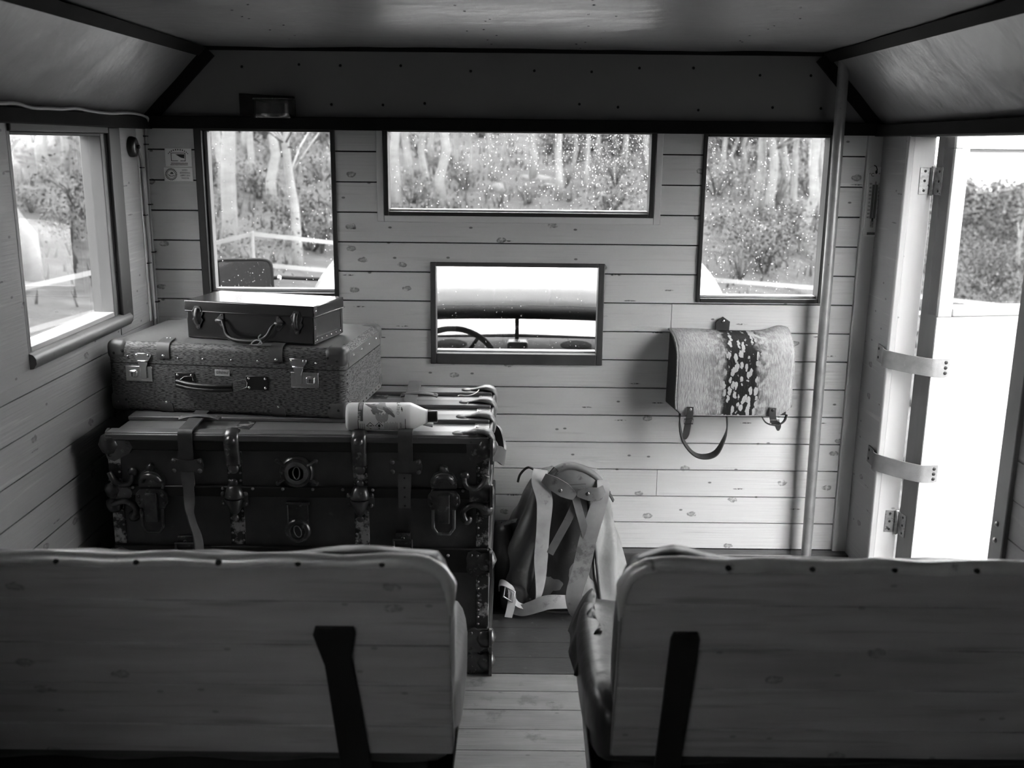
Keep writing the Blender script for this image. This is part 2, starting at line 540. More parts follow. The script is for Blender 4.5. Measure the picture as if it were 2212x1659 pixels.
# ---- floor boards across the bus
floor = struct(MB().box(XL - 0.07, XR + 0.07, YB - 0.05, YW + 0.05, -0.06, -0.02).build('floor', dark_gap), 'floor of worn boards laid across the bus')
PITCH = 0.0913
k0 = -47
for k in range(k0, 8):
    y0 = 2.544 + k * PITCH
    y1 = min(y0 + PITCH, YW)
    if y1 - y0 < 0.01 or y0 < YB - 0.1:
        continue
    dz = random.uniform(-0.0008, 0.0008)
    m = floor_m if k < 0 else floor_dark
    if k >= 0:
        dz = 0.001
    MB().box(XL, XR, y0 + 0.0008, y1 - 0.0008, -0.02, dz).build('floor_board', m, floor, bevel=0.0012, seg=1)

# ---- front wall of tongued boards
WL = (-1.003, -0.563, 0.947, 1.482)
WC = (-0.434, 0.466, 1.192, 1.482)
WR = (0.592, 1.022, 0.945, 1.482)
WS = (-0.267, 0.295, 0.732, 1.066)
HOLES = [WL, WC, WR, WS]
wf = MB()
for comp in sub_rects(XL - 0.07, XR + 0.07, -0.02, ZC + 0.03, HOLES):
    for c in comp:
        wf.box(c[0], c[1], YW + 0.014, YW + 0.05, c[2], c[3])
wall_front = struct(wf.build('wall_front', dark_gap), 'front wall of painted horizontal boards')
BP = 0.0943
splits = {2: [0.494], 8: [0.517], 1: [-0.62], 5: [-0.3]}
for k in range(15):
    z0, z1 = 0.09 + k * BP, min(0.09 + (k + 1) * BP, 1.482)
    xs = [XL] + splits.get(k, []) + [1.103]
    for a, b in zip(xs[:-1], xs[1:]):
        for comp in sub_rects(a + 0.0007, b - 0.0007, z0 + 0.0021, z1 - 0.0021, HOLES):
            mb = MB()
            dy = random.uniform(-0.0012, 0.0006)
            for c in comp:
                mb.box(c[0], c[1], YW + dy, YW + 0.014, c[2], c[3])
            mb.build('wall_board', paint, wall_front)
struct(MB().box(1.104, XR, YW - 0.012, YW + 0.014, 0.09, 1.482).build('corner_batten', paint_trim, wall_front, bevel=0.002))
# hardboard panel above the windows, nailed
fp = MB().prism([(-1.155, YW, 1.50), (1.145, YW, 1.50), (0.95, YW, ZC), (-0.95, YW, ZC)], (0, 0.014, 0)).build('hardboard_panel', front_hard, wall_front)
nb = MB()
for x in (-0.86, -0.68, -0.55, -0.36, -0.14, 0.06, 0.24, 0.39, 0.56, 0.77, 0.93):
    nb.dome((x * 0.98, YW, 1.66 + random.uniform(-0.012, 0.012)), (0, -1, 0), 0.0045, 0.001, 6)
for x in (-0.57, -0.41, -0.28, 0.2, 0.32, 0.57, 0.8, 0.95):
    nb.dome((x, YW, 1.558 + random.uniform(-0.012, 0.012)), (0, -1, 0), 0.0045, 0.001, 6)
stuff(nb.build('nail_heads', dark_trim, wall_front))

bb = struct(MB().box(XL, XR, 3.19, YW, 0, 0.09).build('baseboard_front', floor_dark, bevel=0.004), 'dark painted plinth along the foot of the front wall')
struct(MB().box(XR - 0.05, XR, 3.03, 3.19, 0, 0.085).build('baseboard_right', floor_dark, bevel=0.004))


def pane(x0, x1, y, z0, z1):
    return MB().add([(x0, y, z0), (x1, y, z0), (x1, y, z1), (x0, y, z1)], [(0, 1, 2, 3)])


def rect_frame(win, outer, inner, y0, y1, m, nm='frame', lean=0.0):
    """four mitre-less members round a window in the front wall"""
    ox0, ox1, oz0, oz1 = outer; ix0, ix1, iz0, iz1 = inner
    MB().box(ox0, ix0, y0, y1, oz0, oz1).build(nm + '_stile', m, win, bevel=0.0025)
    MB().box(ix1, ox1, y0, y1, oz0, oz1).build(nm + '_stile', m, win, bevel=0.0025)
    MB().box(ix0, ix1, y0, y1, iz1, oz1).build(nm + '_top', m, win, bevel=0.0025)
    MB().box(ix0, ix1, y0, y1, oz0, iz0).build(nm + '_bottom', m, win, bevel=0.0025)


def raindrops(win, x0, x1, z0, z1, y, n, dens=None, rmin=0.0007, rmax=0.0025):
    mb = MB(); k = 0; tries = 0
    while k < n and tries < n * 30:
        tries += 1
        x, z = random.uniform(x0, x1), random.uniform(z0, z1)
        if dens and random.random() > dens((x - x0) / (x1 - x0), (z - z0) / (z1 - z0)):
            continue
        r = rmin + (rmax - rmin) * random.random() ** 2.5
        mb.lathe([(r * 0.3, 0.0), (r, 0.00005), (r * 0.85, r * 0.4), (r * 0.4, r * 0.62), (r * 0.05, r * 0.68)], (x, y, z), (0, 1, 0), 6)
        k += 1
    return stuff(mb.build('raindrops', drop_m, win))


sash_white = mat('white_sash_paint', 0.5, 0.4, var=0.05, worn=(0.3, 0.75, 30))
# window_1: left of the front wall
w1 = sempty('window_1', 'tall dark framed window left in the front wall')
rect_frame(w1, WL, (-0.979, -0.577, 0.962, 1.468), YW - 0.008, YW + 0.05, frame_dark)
MB().box(-0.979, -0.966, YW + 0.012, YW + 0.05, 0.962, 1.468).build('bead', mat('bead_grey', 0.12, 0.4), w1, bevel=0.003)
MB().box(-0.966, -0.577, YW + 0.02, YW + 0.05, 0.962, 0.972).build('sash_rail', sash_white, w1, bevel=0.002)
pane(-0.98, -0.576, YW + 0.038, 0.96, 1.47).build('pane', glass, w1)
raindrops(w1, -0.96, -0.58, 0.97, 1.465, YW + 0.039, 420, lambda u, v: 0.25 + 0.75 * max(abs(u - 0.3) * 0.8, 1 - v))
# window_2: wide one in the middle
w2 = sempty('window_2', 'wide low window in the middle of the front wall')
rect_frame(w2, WC, (-0.412, 0.444, 1.213, 1.482), YW - 0.004, YW + 0.05, paint_trim, 'casing')
rect_frame(w2, (-0.412, 0.444, 1.213, 1.482), (-0.397, 0.428, 1.226, 1.471), YW - 0.009, YW + 0.05, frame_dark)
MB().box(-0.397, 0.428, YW + 0.015, YW + 0.05, 1.226, 1.2325).build('sash_rail', sash_white, w2, bevel=0.002)
pane(-0.4, 0.43, YW + 0.038, 1.22, 1.475).build('pane', glass, w2)
raindrops(w2, -0.395, 0.426, 1.235, 1.47, YW + 0.039, 1500, lambda u, v: 0.08 + 0.92 * (u ** 1.3) * (0.15 + 0.85 * v))
# window_3: right
w3 = sempty('window_3', 'tall dark framed window right in the front wall behind the pole')
rect_frame(w3, WR, (0.605, 0.985, 0.958, 1.466), YW - 0.008, YW + 0.05, frame_dark)
MB().box(0.605, 0.985, YW + 0.015, YW + 0.05, 0.958, 0.966).build('sash_rail', sash_white, w3, bevel=0.002)
pane(0.6, 0.99, YW + 0.038, 0.955, 1.47).build('pane', glass, w3)
raindrops(w3, 0.607, 0.983, 0.968, 1.464, YW + 0.039, 900, lambda u, v: 0.08 + 0.92 * max((1 - u) * v ** 2, 0.35 * (1 - v)))
# window_4: small hatch into the cab
w4 = sempty('window_4', 'small dark framed window looking into the driving cab')
rect_frame(w4, WS, (-0.249, 0.275, 0.768, 1.053), YW - 0.009, YW + 0.05, mat('frame_grey', 0.06, 0.5, var=0.25, scale=(15, 15, 15), worn=(0.15, 0.75, 30)))
MB().box(-0.249, 0.275, YW + 0.02, YW + 0.05, 0.768, 0.774).build('sash_rail', sash_white, w4, bevel=0.002)
pane(-0.25, 0.277, YW + 0.038, 0.766, 1.055).build('pane', glass, w4)
raindrops(w4, -0.247, 0.274, 0.776, 1.05, YW + 0.039, 420, lambda u, v: 0.1 + 0.9 * (1 - v) ** 1.5, 0.0007, 0.0022)

# ---- side walls
ZW0, ZW1 = 0.93, 1.455     # side window openings
LWIN = [(2.36, 2.93), (-0.95, 0.25)]
RWIN = []
DOOR = (2.244, 3.02)


def side_wall(name, x, sgn, wins, extra, label):
    holes = [(a, b, ZW0, ZW1) for a, b in wins] + extra
    mb = MB()
    for comp in sub_rects(YB - 0.05, YW + 0.05, -0.02, ZB + 0.03, holes):
        for c in comp:
            a, b = sorted((x + sgn * 0.014, x + sgn * 0.06))
            mb.box(a, b, c[0], c[1], c[2], c[3])
    w = struct(mb.build(name, dark_gap), label)
    k = 0
    while True:
        z0, z1 = -0.004 + k * BP, -0.004 + (k + 1) * BP
        if z0 > ZB:
            break
        if z0 > 0.86:
            break
        z1 = min(z1, 0.90)
        for comp in sub_rects(YB, YW, z0 + 0.0016, z1 - 0.0016, holes):
            mb = MB(); d = random.uniform(-0.0012, 0.0006)
            for c in comp:
                a, b = sorted((x + sgn * 0.014, x + sgn * d))
                mb.box(a, b, c[0], c[1], c[2], c[3])
            mb.build('wall_board', paint_side_shaded, w)
        k += 1
    return w


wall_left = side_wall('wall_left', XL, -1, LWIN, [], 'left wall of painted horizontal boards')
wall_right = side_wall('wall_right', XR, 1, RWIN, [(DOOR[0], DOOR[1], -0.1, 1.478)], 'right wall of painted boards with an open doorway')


def upper_panels(w, x, sgn, wins, y_end):
    ys = [YB] + [v for a, b in sorted(wins) for v in (a, b)] + [y_end]
    for a, b in zip(ys[0::2], ys[1::2]):
        xa, xb = sorted((x + sgn * 0.014, x - sgn * 0.003))
        MB().box(xa, xb, a + 0.001, b - 0.001, 0.875, 1.478).build('wall_panel', paint_side_shaded, w, bevel=0.0015)
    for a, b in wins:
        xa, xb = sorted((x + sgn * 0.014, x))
        MB().box(xa, xb, a, b, 0.892, ZW0).build('wall_panel', paint_side_shaded, w)
        MB().box(xa, xb, a, b, ZW1, 1.478).build('wall_panel', paint_side_shaded, w)


upper_panels(wall_left, XL, -1, LWIN, 3.165)
MB().box(XL - 0.014, XL + 0.004, 3.167, YW, 0.875, 1.478).build('wall_panel', paint_trim, wall_left, bevel=0.0015)
upper_panels(wall_right, XR, 1, RWIN, DOOR[0] - 0.062)


sash_grey = mat('grey_sash_paint', 0.14, 0.45, var=0.08, scale=(10, 10, 3), worn=(0.4, 0.74, 20))


def side_window(name, x, sgn, a, b, label, n_drops=0):
    w = sempty(name, label)
    s = sgn
    xi, xo = x - s * 0.012, x + s * 0.06

    def bx(x0, x1, *r):
        x0, x1 = sorted((x0, x1))
        return MB().box(x0, x1, *r)
    fd = mat('dark_side_frame', 0.025, 0.45, var=0.25, scale=(20, 20, 6), worn=(0.14, 0.72, 25))
    bx(xi, x, b, b + 0.085, ZW0 - 0.02, 1.475).build('frame_stile', fd, w, bevel=0.008, seg=3)
    bx(x - s * 0.004, x, a - 0.004, a, ZW0 - 0.02, 1.475).build('frame_stile', paint_side_shaded, w, bevel=0.001)
    bx(xi, x, a, b, ZW1, 1.475).build('frame_top', fd, w, bevel=0.003)
    sl = MB()
    prof = [(0, ZW0 - 0.032), (0.012, ZW0 - 0.03), (0.020, ZW0 - 0.018), (0.020, ZW0 - 0.006), (0.013, ZW0 + 0.004), (0, ZW0 + 0.008)]
    sl.prism([(x - s * p, a - 0.005, z) for p, z in prof], (0, b - a + 0.06, 0), smooth=True)
    sl.build('sill_moulding', mat('sill_grey', 0.13, 0.4, var=0.2, scale=(30, 6, 30), worn=(0.08, 0.66, 25)), w, sharp=50)
    bx(x, xo, b - 0.032, b, ZW0, ZW1).build('sash_stile', sash_grey, w, bevel=0.002)
    bx(x, xo, a, a + 0.02, ZW0, ZW1).build('sash_stile', sash_grey, w, bevel=0.002)
    bx(x, xo, a + 0.02, b - 0.032, ZW0, ZW0 + 0.02).build('sash_rail', sash_white, w, bevel=0.002)
    bx(x, xo, a + 0.02, b - 0.032, ZW1 - 0.008, ZW1).build('sash_rail', frame_dark, w, bevel=0.002)
    xg = x + s * 0.035
    MB().add([(xg, a + 0.01, ZW0 + 0.01), (xg, b - 0.02, ZW0 + 0.01), (xg, b - 0.02, ZW1 - 0.004), (xg, a + 0.01, ZW1 - 0.004)], [(0, 1, 2, 3)]).build('pane', glass, w)
    return w


i = 5
for a, b in LWIN:
    side_window('window_%d' % i, XL, -1, a, b, 'side window in the left wall'); i += 1
for a, b in RWIN:
    side_window('window_%d' % i, XR, 1, a, b, 'side window in the right wall'); i += 1

# back wall (behind the photographer)
struct(MB().box(XL - 0.06, XR + 0.06, YB - 0.06, YB, -0.02, ZC + 0.03).build('wall_back', paint_side_shaded), 'rear wall of the bus')

# ---- ceiling: flat middle, sloping coves at the sides
cg = MB().grid(lambda u, v: (-0.96 + 1.92 * u, YB - 0.05 + (YW + 0.07 - YB) * v,
                             ZC + 0.004 + 0.005 * mnoise.noise((u * 6, v * 9, 0.3)) + 0.003 * mnoise.noise((u * 14, v * 20, 2.3))), 60, 90)
ceiling = struct(cg.build('ceiling', ceil_m), 'painted hardboard ceiling with nail heads')
MB().box(-1.0, 1.0, YB - 0.05, YW + 0.05, ZC + 0.016, ZC + 0.03).build('roof_sheet', dark_gap, ceiling)
for s, x in ((-1, XL), (1, XR)):
    MB().grid(lambda u, v: (x + (s * 0.95 - x) * u - s * 0.012 * math.sin(math.pi * u) * 0.6 + 0.004 * mnoise.noise((u * 3, v * 9, s)),
                            YB - 0.05 + (YW + 0.05 - YB) * v, ZB + (ZC - ZB) * u + 0.012 * math.sin(math.pi * u) * 0.6), 10, 60).build('cove_panel', ceil_m, ceiling)
    MB().prism([(x + s * 0.06, YB - 0.05, ZB + 0.0), (x + s * 0.06, YB - 0.05, ZB + 0.03), (s * 0.95, YB - 0.05, ZC + 0.04), (s * 0.97, YB - 0.05, ZC + 0.012)],
               (0, YW + 0.1 - YB, 0)).build('roof_sheet', dark_gap, ceiling)
# nail heads in the ceiling sheets
nb = MB()
for row in range(-2, 13):
    for x in (-0.62, -0.08, 0.20, 0.62):
        nb.dome((x + random.uniform(-0.05, 0.05), 2.0 + row * 0.11 + random.uniform(-0.05, 0.05), ZC + 0.0035), (0, 0, -1), 0.0032, 0.0012, 6)
stuff(nb.build('nail_heads', dark_trim, ceiling))

# ---- dark battens
i = 1
for s, x in ((-1, XL), (1, XR)):
    # batten along the edge of the flat ceiling
    d = V((s * 0.95 - x, 0, ZC - ZB)).normalized(); nn = V((-s * d.z * 1.0, 0, abs(d.x))) * -1
    c = V((s * 0.95, (YB + YW) / 2, ZC)) - d * 0.014 - V((s * 0.004, 0, 0.004))
    struct(MB().obox(c, d * 0.014, V((0, (YW - YB) / 2, 0)), V((s * d.z, 0, -abs(d.x))) * 0.004).build('trim_%d' % i, dark_trim), 'dark batten along the ceiling edge'); i += 1
    # slanting batten in the corner against the front panel
    p0, p1 = V((x, YW - 0.008, ZB)), V((s * 0.95, YW - 0.008, ZC))
    dd = (p1 - p0); L = dd.length; dd.normalize(); pp = V((dd.z, 0, -dd.x)) * (1 if s < 0 else -1)
    struct(MB().obox((p0 + p1) / 2 + pp * 0.017, dd * (L / 2), pp * 0.019, V((0, 0.008, 0))).build('trim_%d' % i, dark_trim), 'dark slanting batten in the roof corner'); i += 1
    # wall plate over the side windows
    xa, xb = sorted((x, x - s * 0.03))
    struct(MB().box(xa, xb, YB, YW, 1.472, 1.508).build('trim_%d' % i, dark_trim, bevel=0.003), 'dark wall plate over the side windows'); i += 1
struct(MB().box(XL, XR, YW - 0.028, YW + 0.01, 1.474, 1.513).build('trim_%d' % i, dark_trim, bevel=0.003), 'dark rail over the front windows'); i += 1
struct(MB().box(-0.96, 0.96, YW - 0.010, YW + 0.01, ZC - 0.008, ZC + 0.006).build('trim_%d' % i, dark_trim, bevel=0.002), 'thin dark batten between ceiling and front panel'); i += 1

# ---- doorway on the right: jambs and the door standing open
jamb_grey = mat('jamb_grey_paint', 0.42, 0.45, var=0.1, scale=(4, 4, 2), specks=0.5, worn=(0.2, 0.72, 16))
MB().box(XR - 0.002, XR + 0.014, 3.022, YW - 0.012, 0.0, 1.474).build('corner_board', paint_side_shaded, wall_right, bevel=0.002)
MB().box(XR + 0.014, 1.228, 3.012, YW + 0.05, 0.0, 1.478).build('door_jamb', white_paint, wall_right, bevel=0.002)
MB().box(XR - 0.006, XR + 0.014, 3.006, 3.022, 0.0, 1.474).build('jamb_bead', jamb_grey, wall_right, bevel=0.004)
MB().box(XR - 0.012, 1.228, 2.182, DOOR[0], 0.0, 1.478).build('door_jamb', mat('rear_jamb_paint', 0.25, 0.5, var=0.15, specks=0.4), wall_right, bevel=0.003)
MB().box(XR + 0.0, 1.228, DOOR[0], 3.012, 1.470, 1.52).build('door_head', frame_dark, wall_right)
lk = MB()
for z in (0.545, 0.585):
    lk.dome((XR - 0.012, 2.215, z), (-1, 0, 0), 0.007, 0.006, 8)
stuff(lk.build('bolt_heads', mat('bare_steel', 0.45, 0.35, 1.0), wall_right))

PHI = math.radians(10)
door = sempty('door_1', 'white painted bus door standing open outwards with a glazed upper half', (1.228, 3.0, 0), (0, 0, PHI))
edge_m = mat('door_edge_wood', 0.16, 0.5, var=0.2, scale=(20, 20, 4), specks=0.5, worn=(0.32, 0.72, 20))
MB().box(0.0, 0.03, -0.081, 0.0, 0.03, 1.472).build('hinge_edge', edge_m, door, bevel=0.002)
MB().box(0.03, 0.76, -0.081, -0.01, 0.03, 0.955).build('door_core', edge_m, door)
MB().box(0.0, 0.78, -0.087, -0.081, 0.035, 0.957).build('door_panel', white_paint, door, bevel=0.001)
MB().box(0.0, 0.044, -0.090, -0.030, 0.958, 1.438).build('stile', white_paint, door, bevel=0.002)
MB().box(0.70, 0.78, -0.090, -0.0, 0.958, 1.438).build('stile', white_paint, door, bevel=0.002)
MB().box(0.0, 0.78, -0.090, -0.030, 1.439, 1.474).build('top_rail', white_paint, door, bevel=0.002)
MB().box(0.045, 0.70, -0.082, -0.03, 1.428, 1.438).build('stop_bead', mat('stop_grey', 0.10, 0.5), door)
MB().box(0.045, 0.70, -0.094, -0.03, 0.958, 0.985).build('sill_rail', white_paint, door, bevel=0.006, seg=3)
pane(0.03, 0.72, -0.04, 0.95, 1.44).build('pane', glass, door)
steel = mat('old_steel', 0.30, 0.42, 0.9, var=0.4, scale=(60, 60, 60), worn=(0.08, 0.6, 60))
scr = mat('dark_screw', 0.03, 0.5, 0.6)
Minv = (Matrix.Translation((1.228, 3.0, 0)) @ Matrix.Rotation(PHI, 4, 'Z')).inverted()
for z, h in ((1.345, 0.078), (0.285, 0.072)):
    hg = MB()
    pts = [Minv @ V(p) for p in ((1.188, 3.0095, z - h / 2), (1.226, 3.0095, z - h / 2), (1.226, 3.0095, z + h / 2), (1.188, 3.0095, z + h / 2))]
    e = (Minv.to_3x3() @ V((0, 0.002, 0)))
    hg.prism(pts, e)
    hg.box(-0.003, 0.0, -0.040, -0.002, z - h / 2, z + h / 2)
    hg.cyl((-0.006, 0.002, z - h / 2 - 0.003), (-0.006, 0.002, z + h / 2 + 0.003), 0.0055, n=10)
    ho = hg.build('hinge', steel, door, bevel=0.0006, seg=1)
    sm = MB()
    for q in (-0.36, 0, 0.36):
        sm.dome(Minv @ V((1.203, 3.0095, z + q * h)), Minv.to_3x3() @ V((0, -1, 0)), 0.0042, 0.0015, 8)
        sm.dome((-0.003, -0.026, z + q * h), (-1, 0, 0), 0.0042, 0.0015, 8)
    stuff(sm.build('screws', scr, ho))

web = mat('cotton_webbing', 0.22, 0.85, var=0.15, scale=(40, 40, 40), bump=0.0006, bump_scale=(300, 300, 900), worn=(0.3, 0.65, 30))
web2 = mat('stained_webbing', 0.17, 0.85, var=0.25, scale=(20, 20, 20), bump=0.0006, bump_scale=(300, 300, 900))
for z, m, lab in ((0.812, web, 'upper grey webbing strap nailed between door jamb and open door'),
                  (0.482, web2, 'lower stained webbing strap nailed between door jamb and open door')):
    t = thing('door_strap', lab, 'strap', (1.15, 3.0, z), group='webbing straps checking the bus door')
    a = spline([(-0.006, 0.09, 0.004), (-0.007, 0.045, 0.003), (-0.012, 0.012, 0), (0.03, -0.035, -0.004), (0.085, -0.082, -0.006), (0.112, -0.088, -0.006), (0.145, -0.084, -0.006)], 6)
    MB().ribbon(a, 0.054, 0.0035, (0, 0, 1)).build('band', m, t)
    nl = MB()
    for dz in (-0.016, 0, 0.016):
        nl.dome((0.133, -0.088, -0.006 + dz), (0.0, -1, 0), 0.006, 0.002, 6)
    for dz in (-0.014, 0.014):
        nl.dome((-0.008, 0.078, 0.004 + dz), (-1, 0, 0), 0.005, 0.002, 6)
    stuff(nl.build('nail_heads', scr, t))

# ---- grab pole
galv = mat('worn_steel_tube', 0.30, 0.36, 0.45, var=0.2, scale=(25, 25, 25), worn=(0.18, 0.66, 70))
t = thing('grab_pole', 'worn steel grab pole standing from floor to ceiling by the right window', 'pole', (0.992, 3.17, 0))
MB().tube([(0.006, 0, 0.0), (0.003, 0, 0.5), (0, 0, 1.2), (-0.004, 0, ZC + 0.006)], 0.0165, 20).build('tube', galv, t)
MB().lathe([(0.03, 0.0), (0.03, 0.004), (0.02, 0.008), (0.0175, 0.03)], (0.006, 0, 0), n=16).build('floor_flange', galv, t)
MB().lathe([(0.035, 0.0), (0.034, 0.005), (0.019, 0.010)], (-0.004, 0, ZC + 0.004), (0, 0, -1), n=16).build('ceiling_flange', dark_trim, t)

# ================================================================= bench seats
seat_wood = mat('varnished_seat_board', 0.50, 0.42, flat='y', var=0.18, scale=(3, 25, 25), specks=0.35, knots=0.5, rnd=0.06,
                streak=((4, 30, 60), 0.55, 0.75, 0.32), bump=0.0008, bump_scale=(6, 80, 120), coat=0.15)
alu = mat('aluminium_rail', 0.80, 0.34, 0.35, var=0.15, scale=(12, 12, 12), worn=(0.3, 0.66, 25))
iron = mat('black_iron_strap', 0.012, 0.55, 0.0, var=0.3)
leather_dk = mat('black_seat_leather', 0.035, 0.33, var=0.3, scale=(8, 8, 8), bump=0.012, bump_scale=(6, 6, 3.5), worn=(0.13, 0.70, 5))
leather_gr = mat('grey_seat_leather', 0.10, 0.36, var=0.3, scale=(8, 8, 8), bump=0.010, bump_scale=(6, 6, 3.5), worn=(0.2, 0.64, 5))


def sup(t, n):
    c = math.cos(t)
    return math.copysign(abs(c) ** (2 / n), c)


def pillow(x0, x1, fn, nx=24, na=28, end=0.03, nz=(0.0, 1.0)):
    """closed padded roll from x0 to x1; fn(x, c, s) gives (y, z) for cross-section coordinates c, s in -1..1"""
    mb = MB()
    xs = []
    for i in range(nx + 1):
        u = i / nx
        xs.append(u)

    def g(a, v):
        x = x0 + (x1 - x0) * v
        d = min(x - x0, x1 - x) / end if end else 1
        k = 1.0 if d >= 1 else math.sqrt(max(0.0, 1 - (1 - d) ** 2))
        k = max(k, 0.02)
        t = 2 * math.pi * a
        c, s = sup(t, 4) * (0.35 + 0.65 * k), sup(t - math.pi / 2, 4) * (0.35 + 0.65 * k)
        y, z = fn(x, c, s)
        return (x, y, z)
    # denser rows near the ends
    def vv(v):
        return v
    mb.grid(lambda a, v: g(a, 0.5 - 0.5 * math.cos(math.pi * v)), na, nx, closed_u=True)
    o = len(mb.v)
    mb.f.append(tuple(range(na - 1, -1, -1))); mb.s.append(True)
    mb.f.append(tuple(range(o - na, o))); mb.s.append(True)
    return mb


def bench(xa, xw, cush_a, label, strap_poly, screws, pad_hump, lm):
    """xa: aisle edge of the backrest, xw: wall end, cush_a: aisle edge of the seat cushion"""
    s = 1 if xa > xw else -1            # direction towards the aisle
    t = thing('bench_seat', label, 'seat', ((xa + xw) / 2, 1.8, 0), group='bench seats seen from behind')
    ox, oy = (xa + xw) / 2, 1.8

    def P(x, h, q=0.0):                  # h up the sloping back (0..1), q towards the front
        return V((x - ox, 1.6 - 0.1 * h - oy + q * 0.971, 0.372 + 0.408 * h + q * 0.238))
    hs = [0.0, 0.16, 0.386, 0.599, 0.819, 1.0]
    for j in range(5):
        a, b = hs[j] + 0.002, hs[j + 1] - 0.002
        if j < 4:
            poly = [(xw, a), (xa, a), (xa, b), (xw, b)]
        else:
            poly = [(xw, a), (xa, a)]
            R = 0.052
            for k in range(9):
                w = math.pi / 2 * k / 8
                poly.append((xa - s * R * (1 - math.cos(w)), 1.0 - (R / 0.42) * (1 - math.sin(w))))
            poly.append((xw, b))
        MB().prism([P(x, h) for x, h in poly], P(0, 0, 0.018) - P(0, 0, 0)).build('back_board', seat_wood, t, bevel=0.0012, seg=1)
    # metal edging over the top, round the corner and down the aisle side
    R = 0.056
    path = [(xw + (xa - s * R - xw) * k / 26, 1.004 + 0.006 * math.sin(k * 1.3)) for k in range(27)]
    for k in range(1, 10):
        w = math.pi / 2 * k / 9
        path.append((xa - s * R * (1 - math.sin(w)) + s * 0.002, 1.004 - (R / 0.42) * (1 - math.cos(w))))
    for k in range(1, 5):
        path.append((xa + s * 0.002, 1.004 - R / 0.42 - 0.035 * k))
    rr = [0.0125 + 0.0008 * math.sin(k * 2.1) for k in range(len(path))]
    for k in range(5):
        rr[-1 - k] = 0.004 + 0.0017 * k
    MB().tube([P(x, h, 0.006) for x, h in path], rr, 10, up=(0, 0, 1)).build('edge_rail', alu, t)
    MB().prism([P(xa + s * 0.001, 0.0, 0.001), P(xa + s * 0.001, 0.83, 0.001), P(xa + s * 0.001, 0.83, 0.017), P(xa + s * 0.001, 0.0, 0.017)], (s * 0.0015, 0, 0)).build('side_edging', mat('edging_grey', 0.2, 0.4), t)
    sm = MB()
    for x in screws:
        sm.dome(P(x, 1.012, -0.006), (0, -0.75, 0.66), 0.0055, 0.0022, 8)
    stuff(sm.build('rail_screws', scr, t))
    MB().prism([P(x, h, -0.006) for x, h in strap_poly], P(0, 0, 0.006) - P(0, 0, 0)).build('iron_strap', iron, t, bevel=0.0015)
    # padded front of the back
    a0, a1 = sorted((xa + s * 0.004, xw))

    def back(x, c, sn):
        d = abs(xa - x)
        hump = pad_hump[0] * math.exp(-((d - pad_hump[1]) / pad_hump[2]) ** 2)
        top = 0.93 + hump
        h = (top + 0.06) / 2 + (top - 0.06) / 2 * sn
        q = 0.062 + 0.043 * c + 0.004 * math.sin(x * 31 + h * 5)
        if sn > 0.3:
            q -= 0.012 * (sn - 0.3)
        p = P(x, h, q)
        return p.y, p.z
    mb = pillow(a0, a1, back, 40, 24)
    mb.v = [(v[0] - ox, v[1], v[2]) for v in mb.v]
    mb.build('back_padding', lm, t)
    # seat cushion
    b0, b1 = sorted((cush_a, xw))

    def seat(x, c, sn):
        d = abs(x - cush_a)
        z = 0.395 + 0.072 * sn + (0.012 * math.exp(-(d / 0.1) ** 2) if sn > 0 else 0) + 0.004 * math.sin(x * 25 + c * 3)
        return 1.84 + 0.235 * c - oy, z
    mb = pillow(b0, b1, seat, 40, 28, end=0.04)
    mb.v = [(v[0] - ox, v[1], v[2]) for v in mb.v]
    mb.build('seat_cushion', lm, t)
    # leather skirt hanging round the seat box
    def skirt(u, v):
        # u along: back-aisle corner -> front-aisle corner -> along the front to the wall
        z = 0.37 * (1 - v) + 0.012
        inn = 0.042 * v + 0.004 * math.sin(u * 70) * v
        L1 = 0.40; L2 = abs(cush_a - xw)
        d = u * (L1 + L2)
        if d < L1:
            x, y = cush_a - s * (0.006 + inn), 1.66 + d
        else:
            x, y = cush_a - s * (0.006 + inn) - s * (d - L1), 2.06
        y -= inn * 0.8
        return (x - ox, y - oy, z)
    MB().grid(skirt, 60, 10).build('leather_skirt', lm, t, solid=0.003)
    if s < 0:
        MB().grid(lambda u, v: (cush_a + 0.045 - 0.052 * v - ox + 0.004 * math.sin(u * 9), 2.075 - 0.20 * u - oy - 0.03 * v, 0.474 - 0.075 * v * v - 0.012 * v + 0.004 * math.sin(u * 14)), 10, 8).build('leather_flap', lm, t, solid=0.008)
    MB().box(min(xw, cush_a - s * 0.06) - ox, max(xw, cush_a - s * 0.06) - ox, 1.66 - oy, 2.0 - oy, 0.0, 0.33).build('seat_box', dark_gap, t)
    return t


bench(-0.100, XL + 0.012, -0.088, 'left bench seat with boarded back and flared iron strap',
      [(-0.322, 0.70), (-0.258, 0.70), (-0.256, 0.67), (-0.265, 0.55), (-0.243, -0.12), (-0.300, -0.12), (-0.312, 0.5), (-0.327, 0.66)],
      [-1.0, -0.862, -0.724, -0.596, -0.465, -0.338, -0.204], (0.042, 0.13, 0.085), leather_gr)
bench(0.186, XR - 0.012, 0.140, 'right bench seat with boarded back and straight iron strap',
      [(0.268, 0.66), (0.272, 0.69), (0.312, 0.69), (0.317, 0.66), (0.309, -0.12), (0.262, -0.12)],
      [0.348, 0.482, 0.613, 0.744, 0.87, 1.0], (0.050, 0.085, 0.05), leather_dk)

